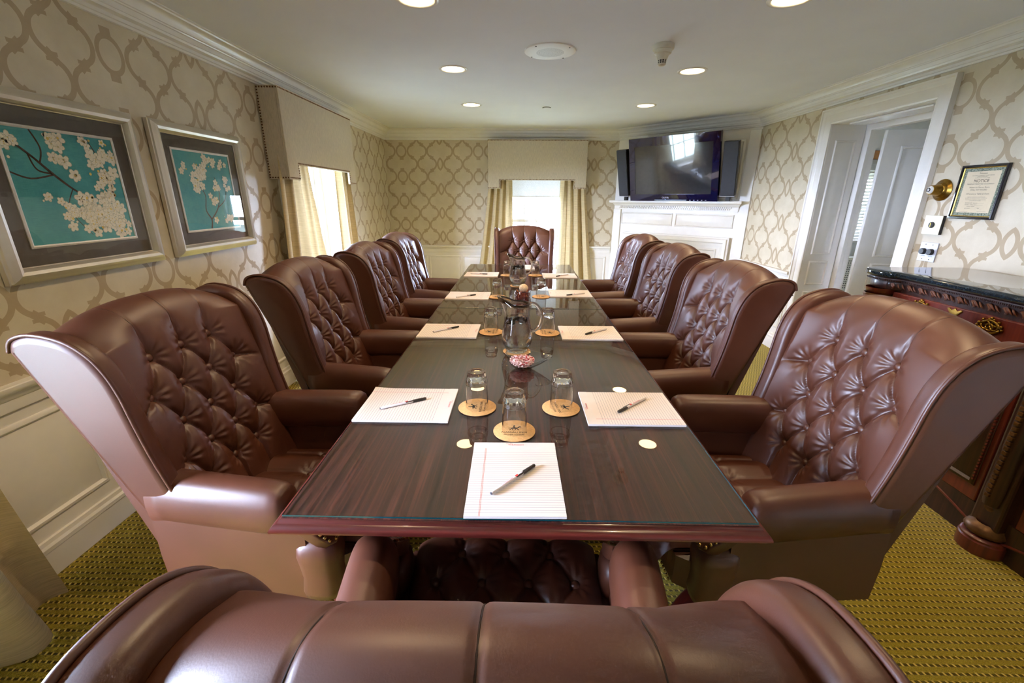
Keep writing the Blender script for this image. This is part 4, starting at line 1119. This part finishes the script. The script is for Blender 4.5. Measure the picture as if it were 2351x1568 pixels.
# ------------------------------------------------------------------ framed prints on the left wall
def flower(mb, x, y, r, rot, h, n=5):
    for k in range(n):
        a = rot+2*PI*k/n; cx, cy = x+r*.55*math.cos(a), y+r*.55*math.sin(a)
        pts = [(cx+r*.46*math.cos(q)*math.cos(a)-r*.36*math.sin(q)*math.sin(a), cy+r*.46*math.cos(q)*math.sin(a)+r*.36*math.sin(q)*math.cos(a)) for q in [2*PI*j/8 for j in range(8)]]
        mb.face([mb.vert((h, p[0], p[1])) for p in pts])
def picture(label, y0, y1, z0, z1, seed, branches, clusters):
    """frame on the left wall; art coordinates 0..1 across (towards +Y) and up"""
    xw = XL+.006
    t = thing('framed_print', label, 'picture', (xw, (y0+y1)/2, z0), 0, 'framed blossom prints on the papered wall')
    W, H = y1-y0, z1-z0
    prof = [(0, 0), (0, .018), (.004, .020), (.006, .028), (.012, .031), (.018, .036), (.030, .040), (.042, .036), (.049, .026), (.052, .014), (.055, .012), (.055, 0)]  # (inward, depth)
    mb = MB(); cor = [(-W/2, 0, 1, 1), (W/2, 0, -1, 1), (W/2, H, -1, -1), (-W/2, H, 1, -1)]
    rings = [[(dp, c[0]+c[2]*i, c[1]+c[3]*i) for i, dp in prof] for c in cor]; rings.append(rings[0]); mb.loft(rings, True, False, False); mb.build('frame', 'silver_frame', t, auto=25)
    f = .054; m = .062
    mb = MB(); mb.box(.002, .006, -W/2+f, W/2-f, f, H-f); mb.build('mat_board', 'mat_board', t)
    a0, a1, b0, b1 = -W/2+f+m, W/2-f-m, f+m, H-f-m
    mb = MB(); pr = [(0, .006), (0, .010), (.006, .012), (.011, .010), (.011, .006)]
    cor = [(a0, b0, 1, 1), (a1, b0, -1, 1), (a1, b1, -1, -1), (a0, b1, 1, -1)]
    rings = [[(dp, c[0]+c[2]*i, c[1]+c[3]*i) for i, dp in pr] for c in cor]; rings.append(rings[0]); mb.loft(rings, True, False, False); mb.build('inner_liner', 'silver_liner', t, auto=25)
    mb = MB(); mb.box(.0055, .0072, a0+.005, a1-.005, b0+.005, b1-.005); pn = mb.build('print', 'teal_print', t)
    a0 += .012; a1 -= .012; b0 += .012; b1 -= .012
    def P(u, v): return (a0+(a1-a0)*u, b0+(b1-b0)*v)
    rd = random.Random(seed)
    tw = MB()
    for br in branches:
        pts = catmull([P(u, v)+(w,) for u, v, w in br], 5)
        for (ya, za, wa), (yb, zb, wb2) in zip(pts, pts[1:]):
            dx, dz = yb-ya, zb-za; L = math.hypot(dx, dz) or 1; nx, nz = -dz/L, dx/L
            tw.face([tw.vert(q) for q in ((.0075, ya+nx*wa, za+nz*wa), (.0075, ya-nx*wa, za-nz*wa), (.0075, yb-nx*wb2, zb-nz*wb2), (.0075, yb+nx*wb2, zb+nz*wb2))])
    tw.build('painted_branches', 'twig', pn, normals=False)
    fl = MB(); bd = MB(); sh = MB(); h = .0077
    for (u, v, ru, rv, n, s) in clusters:
        for k in range(n):
            a = rd.random()*6.28; q = math.sqrt(rd.random()); x, z = P(min(.97, max(.03, u+1.35*ru*q*math.cos(a))), min(.97, max(.03, v+1.35*rv*q*math.sin(a))))
            h += .000004; fr_ = s*rd.uniform(.55, .95); ro = rd.random()*6; flower(sh, x, z, fr_*1.10, ro, h-.000002); flower(fl, x, z, fr_, ro, h)
            bd.face([bd.vert((h+.0003, x+.0022*math.cos(j*PI/3), z+.0022*math.sin(j*PI/3))) for j in range(6)])
        for k in range(int(n*.8)):
            a = rd.random()*6.28; x, z = P(min(.97, max(.03, u+ru*1.5*rd.random()*math.cos(a))), min(.97, max(.03, v+rv*1.5*rd.random()*math.sin(a)))); r = rd.uniform(.003, .0065)
            tgt = bd if rd.random() < .6 else fl
            tgt.face([tgt.vert((h, x+r*math.cos(j*PI/3), z+r*math.sin(j*PI/3))) for j in range(6)])
    o = sh.build('painted_shading', 'petal_shade', pn, normals=False); o['kind'] = 'stuff'
    o = fl.build('painted_blossoms', 'petal', pn, normals=False); o['kind'] = 'stuff'
    o = bd.build('painted_buds', 'bud_yellow', pn, normals=False); o['kind'] = 'stuff'
    mb = MB(); mb.box(.0125, .0145, -W/2+f-.001, W/2-f+.001, f-.001, H-f+.001); mb.build('glazing', 'picture_glass', t)
br1 = [[(0, .95, .004), (.18, .80, .004), (.35, .62, .005), (.48, .50, .004), (.60, .42, .003)], [(.18, .80, .003), (.22, .66, .003), (.34, .63, .003)], [(.25, 1, .003), (.30, .85, .003), (.26, .72, .003)], [(0, .63, .003), (.15, .58, .003), (.34, .62, .003)],
       [(.6, .42, .002), (.72, .30, .002), (.80, .12, .001)], [(.48, .5, .002), (.40, .30, .002), (.55, .05, .001)], [(.75, .98, .002), (.82, .80, .002), (.88, .55, .002)]]
cl1 = [(.40, .93, .10, .05, 5, .028), (.05, .86, .05, .08, 5, .026), (.44, .74, .05, .05, 3, .028), (.52, .62, .03, .03, 2, .03), (.85, .76, .10, .10, 9, .030), (.80, .64, .10, .06, 8, .030), (.84, .50, .09, .05, 6, .022), (.92, .90, .05, .05, 5, .02), (.36, .32, .05, .05, 4, .026),
       (.64, .30, .16, .10, 18, .032), (.72, .22, .14, .08, 14, .032), (.86, .35, .08, .07, 8, .028), (.60, .13, .10, .06, 6, .028), (.86, .13, .10, .08, 10, .028), (.38, .20, .05, .06, 4, .024), (.70, .95, .1, .03, 4, .02), (.22, .42, .03, .05, 2, .02)]
picture('blossom print in silver frame, its edge cut off by the photo', 1.460, 2.153, 1.097, 1.757, 4, br1, cl1)
br2 = [[(.42, 0, .006), (.45, .12, .005), (.38, .25, .004), (.42, .45, .003), (.34, .62, .003), (.40, .85, .002)], [(.45, .12, .004), (.62, .28, .004), (.70, .50, .003), (.66, .70, .002)], [(.62, .28, .003), (.80, .40, .002), (.88, .62, .002)]]
cl2 = [(.35, .70, .10, .10, 11, .028), (.32, .56, .07, .06, 6, .026), (.48, .84, .08, .06, 6, .026), (.55, .92, .08, .03, 4, .024), (.55, .40, .06, .06, 4, .024), (.66, .55, .06, .06, 4, .024), (.88, .62, .05, .08, 6, .024), (.85, .88, .06, .05, 4, .022), (.12, .78, .04, .05, 3, .02), (.7, .12, .15, .04, 6, .022), (.68, .88, .04, .05, 3, .02)]
picture('blossom print in silver frame reflecting the window', 2.245, 2.940, 1.097, 1.757, 9, br2, cl2)

# ------------------------------------------------------------------ ceiling fixtures
def downlight(label, x, y):
    t = thing('recessed_light', label, 'ceiling light', (x, y, ZC), 0, 'recessed ceiling downlights')
    mb = MB(); mb.lathe([(.100, -.0005), (.098, -.004), (.084, -.006), (.078, -.004), (.077, .0)], 36); mb.build('trim_ring', 'crown_paint', t, smooth=True)
    mb = MB(); mb.lathe([(.0005, -.0025), (.05, -.0030), (.0775, -.0012)], 36); mb.build('lens', 'lamp_glow', t, smooth=True, normals=False)
    la = bpy.data.lights.new('downlight_lamp', 'SPOT'); la.spot_size = R(140); la.spot_blend = .7; la.shadow_soft_size = 0; la.energy = CAN_W*4; la.color = (1, .72, .42)
    lo = bpy.data.objects.new('downlight_lamp', la); C.objects.link(lo); lo.parent = t; lo.location = (0, 0, -.02)
for x, y, lab in ((-.477, 4.615, 'farthest downlight on the picture side'), (1.183, 4.625, 'farthest downlight on the doorway side'), (-.475, 3.415, 'middle downlight on the picture side'), (1.184, 3.455, 'middle downlight beside the smoke detector'),
                  (1.190, 2.310, 'downlight cut by the top edge of the photo'), (-.475, 2.31, 'downlight above the front of the table, picture side'), (-.475, 1.15, 'downlight above the near wing chair, picture side'), (1.19, 1.15, 'downlight above the near wing chair, cabinet side')):
    downlight(lab, x, y)
t = thing('ceiling_speaker', 'round white perforated speaker grille in the ceiling', 'speaker', (.170, 3.030, ZC))
mb = MB(); mb.lathe([(.156, 0), (.154, -.006), (.14, -.0085), (.09, -.0095), (.0005, -.0105)], 56); mb.build('grille_plate', 'speaker_white', t, auto=40)
sc0 = None
for k in range(4):
    a = PI/4+k*PI/2+.1
    if sc0 is None: mb = MB(); mb.lathe([(.0048, -.007), (.004, -.0105), (.0003, -.011)], 10); sc0 = mb.build('screw', 'rubber_black', t); sc0.location = (.14*math.cos(a), .14*math.sin(a), 0)
    else: inst(sc0, t, (.14*math.cos(a), .14*math.sin(a), 0))
hb = MB()
for ring in range(1, 14):
    r = ring*.0062
    for q in range(ring*6):
        a = 2*PI*q/(ring*6); x, y = r*math.cos(a), r*math.sin(a); z = -.0105+.001*(r/.09)-.0004
        hb.face([hb.vert((x+.0016*math.cos(j*PI/3), y+.0016*math.sin(j*PI/3), z)) for j in range(6)])
o = hb.build('perforation', 'tv_speaker', t, normals=False); o['kind'] = 'stuff'
t = thing('smoke_detector', 'off-white conical smoke detector hanging from the ceiling', 'smoke detector', (.818, 2.920, ZC))
mb = MB(); mb.lathe([(.060, 0), (.061, -.002), (.061, -.020), (.058, -.026), (.046, -.028)], 36); mb.build('base', 'detector_plastic', t, auto=30)
mb = MB(); mb.lathe([(.050, -.026), (.047, -.046), (.040, -.048), (.036, -.052), (.025, -.078)], 36); mb.build('body', 'detector_plastic', t, auto=30)
mb = MB(); mb.lathe([(.0235, -.078), (.0205, -.096)], 30); mb.build('sensor_core', 'rubber_black', t, smooth=True)
rb = None
for k in range(10):
    a = 2*PI*k/10
    if rb is None: mb = MB(); mb.loft([[(.0255, -.0022, -.077), (.0255, .0022, -.077), (.0225, .0022, -.077), (.0225, -.0022, -.077)], [(.0225, -.0022, -.097), (.0225, .0022, -.097), (.0195, .0022, -.097), (.0195, -.0022, -.097)]]); rb = mb.build('rib', 'detector_plastic', t); rb.rotation_euler = (0, 0, a)
    else: inst(rb, t, (0, 0, 0), (0, 0, a))
mb = MB(); mb.lathe([(.0253, -.086), (.0243, -.088), (.0228, -.0865)], 30); mb.build('guard_ring', 'detector_plastic', t)
mb = MB(); mb.lathe([(.0232, -.095), (.0228, -.1), (.016, -.106), (.0005, -.107)], 30); mb.build('tip', 'detector_plastic', t, smooth=True)
t = thing('sprinkler_cover', 'small dark-rimmed sprinkler cap in the ceiling near the back wall', 'sprinkler', (.248, 4.743, ZC))
mb = MB(); mb.lathe([(.042, 0), (.042, -.003), (.036, -.004)], 28); mb.build('rim', 'rubber_black', t, auto=40)
mb = MB(); mb.lathe([(.037, -.003), (.036, -.008), (.0005, -.0085)], 28); mb.build('cover', 'ceiling_paint', t, auto=40)

# ------------------------------------------------------------------ right wall: notice, dial, plates
def on_right(y, z, o=0): return (XR-.001-o, y, z)
RM = lambda o, y, z: frame4((0, -1, 0), (0, 0, 1), (-o, y, z))      # text facing the room; reading direction towards -Y
t = thing('occupancy_notice', 'black framed occupancy notice above the carved cabinet', 'sign', on_right(2.549, 1.305))
W, H = .250, .284
prof = [(0, 0), (0, .014), (.003, .017), (.010, .018), (.014, .013), (.014, 0)]
cor = [(-W/2, 0, 1, 1), (W/2, 0, -1, 1), (W/2, H, -1, -1), (-W/2, H, 1, -1)]
mb = MB(); rings = [[(-dp, c[0]+c[2]*i, c[1]+c[3]*i) for i, dp in prof] for c in cor]; rings.append(rings[0]); mb.loft(rings, True, False, False); mb.build('frame', 'black_lacquer', t, auto=30)
mb = MB(); pr = [(.0135, .004), (.0135, .012), (.018, .009), (.018, .004)]; rings = [[(-dp, c[0]+c[2]*i, c[1]+c[3]*i) for i, dp in pr] for c in cor]; rings.append(rings[0]); mb.loft(rings, True, False, False); mb.build('gilt_slip', 'gilt', t, auto=30)
mb = MB(); mb.box(-.006, -.004, -W/2+.016, W/2-.016, .016, H-.016); cb2 = mb.build('certificate', 'cert_border', t)
mb = MB(); mb.box(-.0066, -.0058, -W/2+.034, W/2-.034, .034, H-.034); mb.build('paper', 'parchment', t)
z = H-.045
for body, sz, dz, br in (('Princeton', .011, .011, 0), ('DEPARTMENT OF EMERGENCY & SAFETY SERVICES', .0052, .006, 0), ('BUREAU OF FIRE SAFETY', .0052, .006, 0), ('One Monument Drive Princeton, NJ 08540', .0046, .016, 0), ('NOTICE', .0225, .016, 1), ('MAXIMUM PERMITTED OCCUPANCY', .0088, .008, 0), ('of', .006, .009, 0), ('Nassau Inn Mercer Room', .0105, .013, 0), ('SHALL NOT EXCEED', .0098, .021, 0), ('14 Persons w/ Tables & Chairs', .0102, .017, 0),
                      ('PURSUANT TO THE STATE UNIFORM FIRE CODE', .0045, .005, 0), ('EXCEEDING THE MAXIMUM OCCUPANCY IS A VIOLATION', .0045, .009, 0), ('THIS NOTICE SHALL BE POSTED IN A CONSPICUOUS PLACE', .0042, .005, 0), ('AT ALL TIMES WHILE OCCUPIED', .0042, .012, 0), ('BUSINESS NAME   Nassau Inn ____________', .0055, .0095, 0), ('ADDRESS   10 Palmer Square ____________', .0055, .0095, 0), ('Princeton, NJ 08542 __________', .0055, .0095, 0), ('DATE ISSUED ____________  YEAR ____', .0055, .014, 0)):
    text('lettering', body, sz, 'ink', t, RM(.0069, 0, z)); z -= dz
mb = MB()
for y0 in (.05, -.05): mb.box(-.0069, -.0065, y0-.026, y0+.022, .040, .0408)
mb.build('signature_line', 'ink', t)
mb = MB(); mb.box(-.0098, -.0085, -W/2+.013, W/2-.013, .013, H-.013); mb.build('glazing', 'picture_glass', t)
t = thing('emergency_light', 'antique brass wall spotlight with glass lens beside the door casing', 'wall light', on_right(2.768, 1.462))
mb = MB(); mb.lathe([(.060, 0), (.062, .004), (.058, .008), (.046, .014), (.042, .018), (.040, .024), (.034, .028), (.032, .04), (.028, .055), (.026, .07), (.025, .074), (.021, .0745)], 40)
mb.v = [(-z2, x, y) for x, y, z2 in mb.v]; mb.build('brass_body', 'antique_brass', t, auto=40)
mb = MB(); mb.lathe([(.0235, .070), (.021, .078), (.012, .083), (.0005, .085)], 30); mb.v = [(-z2, x, y) for x, y, z2 in mb.v]; mb.build('lens', 'bulb_lens', t, smooth=True)
mb = MB(); mb.lathe([(.012, .0835), (.0105, .088), (.0085, .087)], 24); mb.v = [(-z2, x, y) for x, y, z2 in mb.v]; mb.build('lens_ring', 'black_plastic', t)
t = thing('thermostat_plate', 'cream square wall plate with a dark round knob', 'wall plate', on_right(2.748, 1.207))
mb = MB(); mb.bbox(-.018, 0, -.057, .057, 0, .110, .0015); mb.build('back_box', 'black_plastic', t)
mb = MB(); mb.bbox(-.0205, -.0175, -.057, .057, 0, .110, .001); mb.build('cover', 'plate_cream', t)
mb = MB(); mb.lathe([(.018, .0205), (.017, .027), (.012, .030), (.0005, .030)], 28); mb.v = [(-z2, x, y+.055) for x, y, z2 in mb.v]; kn = mb.build('knob', 'black_plastic', t, auto=40)
mb = MB(); mb.box(-.0312, -.0298, -.002, .002, .044, .066); mb.build('pointer', 'gilt', kn)
t = thing('volume_plate', 'grey metal control plate with two black knobs low by the door', 'wall plate', on_right(2.740, 1.046))
mb = MB(); mb.bbox(-.006, 0, -.058, .058, 0, .112, .001); mb.build('plate', 'plate_steel', t)
for y in (.026, -.026):
    mb = MB(); mb.lathe([(.019, .006), (.018, .022), (.016, .024), (.0005, .024)], 26); mb.v = [(-z2, x+y, q+.058) for x, q, z2 in mb.v]; kn = mb.build('knob', 'black_plastic', t, auto=40)
    text('lettering', 'CHANNEL' if y > 0 else 'VOLUME', .0075, 'ink', t, RM(.0063, y, .031))
    for z in (.012, .100):
        mb = MB(); mb.lathe([(.0032, .006), (.0025, .0072), (.0003, .0072)], 10); mb.v = [(-z2, x+y*.9, q+z) for x, q, z2 in mb.v]; mb.build('screw', 'rubber_black', t)

# ------------------------------------------------------------------ carved cabinet with granite top
cab = thing('carved_cabinet', 'carved cherry sideboard with dark granite top against the papered wall', 'sideboard', (XR, 0, 0))
CY0, CY1 = .55, 2.44; XF = 1.985                       # body front face
def L(x): return x-XR
mb = MB(); mb.box(L(XF), -.045, CY0, CY1-.02, .13, 1.0); mb.build('body', 'dark_carved', cab)
cols = [2.355, 1.505, .655]; bul = .055
edge = []          # plan outline of the top, bulging over each column
def front_x(y):
    k = max([max(0, 1-((y-c)/.105)**2)**.5 if abs(y-c) < .105 else 0 for c in cols]); return XF-.03-.05*k
ys = [CY1+.015-(CY1+.03-CY0)*i/120 for i in range(121)]
edge = [(-.042, CY1+.015)]+[(L(front_x(y)), y) for y in ys]+[(-.042, CY0-.015)]
mb = MB(); plate(mb, edge, 1.018, 1.050, .012, lambda a, b, h: (a, b, h), 4); mb.build('granite_top', 'granite', cab, auto=40)
e2 = [(x+.022 if i not in (0, len(edge)-1) else x, y-.014 if y > 2.3 else y) for i, (x, y) in enumerate(edge)]
mb = MB(); plate(mb, [(x-.004 if i not in (0, len(e2)-1) else x, y) for i, (x, y) in enumerate(e2)], .998, 1.018, .008, lambda a, b, h: (a, b, h), 3); mb.build('top_moulding', 'dark_carved', cab, auto=40)
mb = MB(); plate(mb, [(x+.010 if i not in (0, len(e2)-1) else x, y) for i, (x, y) in enumerate(e2)], .955, .998, .006, lambda a, b, h: (a, b, h), 2); mb.build('frieze', 'dark_carved', cab, auto=40)
# carved leaf scrolls along the frieze
sc1 = MB()
for k in range(6):
    rr = .015-.002*k; sc1.tube([(0-.002*k*.0, rr*math.cos(a), rr*math.sin(a)) for a in [PI*.15+PI*1.3*q/8 for q in range(9)]], .0017, 5)
s0 = None
for k in range(26):
    y = 2.27-k*.066
    if any(abs(y-c) < .11 for c in cols[1:]): continue
    for dirn in (1,):
        if s0 is None: s0 = sc1.build('scroll_carving', 'carved_brown', cab, smooth=True); s0.location = (L(front_x(y))+.024, y, .977)
        else: inst(s0, cab, (L(front_x(y))+.024, y, .977))
rp = MB(); rp.tube([(0, -.012, -.013), (-.004, -.004, -.004), (-.004, .004, .006), (0, .012, .013)], [.0012, .0036, .0036, .0012], 6)
r0 = None
for k in range(78):
    y = 2.285-k*.0165
    if (k % 4) in (0,) or any(abs(y-c) < .10 for c in cols[1:]): continue
    if r0 is None: r0 = rp.build('leaf_carving', 'carved_brown', cab, smooth=True); r0.location = (L(front_x(y))+.026, y, .977)
    else: inst(r0, cab, (L(front_x(y))+.026, y, .977))
bdm = MB()
for k in range(230):
    y = 2.43-k*.0082; bdm.box(L(front_x(y))+.016, L(front_x(y))+.026, y-.0025, y+.0025, .9995, 1.0065)
o = bdm.build('bead_row', 'dark_carved', cab); o['kind'] = 'stuff'
# drawers, doors and brass mounts between the columns
def brass_pull(parent, y, z):
    g = MB(); q = lambda a, b: (L(XF)-.021, y+a, z+b)
    for cx, cz, r in ((-.018, 0, .017), (.018, 0, .017), (0, -.006, .014)): g.tube([q(cx+r*math.cos(a), cz+r*math.sin(a)) for a in [2*PI*k/14 for k in range(15)]], .0032, 6)
    g.tube([q(-.040+.08*k/10, .022*math.sin(PI*k/10)) for k in range(11)], .0042, 6); g.tube([q(-.042+.084*k/10, -.012-.020*math.sin(PI*k/10)) for k in range(11)], .0042, 6)
    for cx, cz, r in ((-.044, .004, .007), (.044, .004, .007), (-.032, .020, .006), (.032, .020, .006), (0, .031, .007), (-.010, .026, .005), (.010, .026, .005), (-.050, -.008, .006), (.050, -.008, .006), (0, -.034, .006)):
        bm = bmesh.new(); bmesh.ops.create_uvsphere(bm, u_segments=8, v_segments=6, radius=r); bm.transform(Matrix.Translation(q(cx, cz))); g.add_bm(bm)
    g.box(L(XF)-.020, L(XF)-.012, y-.03, y+.03, z-.004, z+.004)
    g.build('brass_pull', 'antique_brass', parent, smooth=True)
def escutcheon(parent, y, z):
    sh = [(-.026, -.030), (-.034, -.026), (-.020, -.012), (-.017, .008), (-.030, .020), (-.036, .030), (-.028, .034), (-.014, .026), (-.006, .030), (0, .038), (.006, .030), (.014, .026), (.028, .034), (.036, .030), (.030, .020), (.017, .008), (.020, -.012), (.034, -.026), (.026, -.030), (0, -.024)]
    g = MB(); plate(g, sh, 0, .006, .002, lambda a, b, h: (L(XF)-.012-h, y+a, z+b), 2); e = g.build('keyhole_plate', 'antique_brass', parent, auto=40)
    g = MB(); g.prism([(.004*math.cos(a), .004+.004*math.sin(a)) for a in [2*PI*k/10 for k in range(10)]], lambda a, b, h: (L(XF)-.0185-h, y+a, z+b), 0, .0008); g.box(L(XF)-.0193, L(XF)-.018, y-.0022, y+.0022, z-.010, z+.003); g.build('keyhole', 'rubber_black', e)
for ya, yb in ((1.585, 2.275), (.735, 1.425)):
    ym = (ya+yb)/2
    mb = MB(); mb.bbox(L(XF)-.014, L(XF)+.01, ya, yb, .835, .945, .004); dr = mb.build('drawer', 'cherry', cab)
    for y in (ym+.165, ym-.165): brass_pull(dr, y, .908)
    escutcheon(dr, ym, .905)
    for y0, y1 in ((ya, ym-.004), (ym+.004, yb)):
        mb = MB(); mb.bbox(L(XF)-.014, L(XF)+.01, y0, y1, .17, .815, .005); do = mb.build('door', 'cherry', cab)
        panel(do, Vector((L(XF)-.014, y1)), Vector((0, -1)), Vector((-1, 0)), .045, (y1-y0)-.045, .26, .77, 'door_panel', mw=.024, mat='dark_carved')
        bb = MB()
        for k in range(34):
            z = .265+k*.0153; bb.box(L(XF)-.030, L(XF)-.022, y0+.022, y0+.029, z, z+.008); bb.box(L(XF)-.030, L(XF)-.022, y1-.029, y1-.022, z, z+.008)
        o = bb.build('bead_row', 'cherry', do); o['kind'] = 'stuff'
    ap = MB()
    prof2 = [(ya-.02, .17), (yb+.02, .17)]+[(yb+.02-(yb-ya+.04)*k/20, .075+.075*math.sin(PI*k/20)) for k in range(21)]
    ap.prism(prof2, lambda a, b, h: (L(XF)-.012+h, a, b), 0, .02); ao = ap.build('apron', 'dark_carved', cab)
    ap = MB(); ap.tube([(L(XF)-.012, yb+.02-(yb-ya+.04)*k/20, .075+.075*math.sin(PI*k/20)) for k in range(21)], .006, 6); ap.build('apron_bead', 'cherry', ao, smooth=True)
for c in cols:
    xc = L(XF)-.012
    mb = MB(); mb.lathe([(.078, 0), (.080, .01), (.080, .055), (.076, .06), (.076, .068), (.070, .074), (.060, .078)], 28, (xc, c, .001), caps=True); ft = mb.build('column_foot', 'cherry', cab, auto=35)
    mb = MB(); mb.lathe([(.055, .078), (.066, .09), (.068, .10), (.058, .118), (.04, .13)], 40, (xc, c, 0), mod=lambda a, z: 1+.08*abs(math.sin(9*a+z*30))); mb.build('leaf_carving', 'gilded_wood', ft, smooth=True)
    # scroll: two stacked rolls
    mb = MB(); mb.tube([(xc, c-.05, .20), (xc, c-.046, .20), (xc, c-.03, .20), (xc, c, .20), (xc, c+.03, .20), (xc, c+.046, .20), (xc, c+.05, .20)], [.022, .030, .028, .034, .028, .030, .022], 20); mb.tube([(xc-.012, c-.03, .150), (xc-.012, c, .150), (xc-.012, c+.03, .150)], [.014, .017, .014], 14); mb.build('scroll_carving', 'gilded_wood', ft, smooth=True)
    mb = MB(); mb.bbox(xc-.03, xc+.06, c-.055, c+.055, .07, .93, .01); cm = mb.build('pilaster', 'dark_carved', cab)
    mb = MB(); mb.lathe([(.03, .22), (.036, .27), (.034, .80), (.037, .83)], 24, (xc-.022, c, 0), mod=lambda a, z: 1+.05*math.cos(12*a)); mb.build('fluted_shaft', 'dark_carved', cm, smooth=True)
    bl = MB()
    for k in range(26):
        z = .26+k*.0215; bl.bbox(xc-.064, xc-.052, c-.009, c+.009, z, z+.015, .002)
    o = bl.build('bead_row', 'gilded_wood', cm); o['kind'] = 'stuff'
    mb = MB(); mb.lathe([(.036, .815), (.044, .825), (.040, .84), (.044, .87), (.056, .90), (.062, .915), (.06, .925)], 40, (xc-.012, c, 0), mod=lambda a, z: 1+.10*abs(math.sin(7*a+z*50))); mb.build('capital', 'gilded_wood', cm, smooth=True)
    mb = MB(); mb.lathe([(.058, .920), (.070, .930), (.074, .955)], 32, (xc+.004, c, 0), mod=lambda a, z: 1+.03*abs(math.sin(12*a))); mb.build('cap_ring', 'cherry', cm, smooth=True)
mb = MB(); mb.box(L(XF)+.0, -.045, CY0+.02, CY1-.04, .001, .13); mb.build('plinth', 'dark_carved', cab)
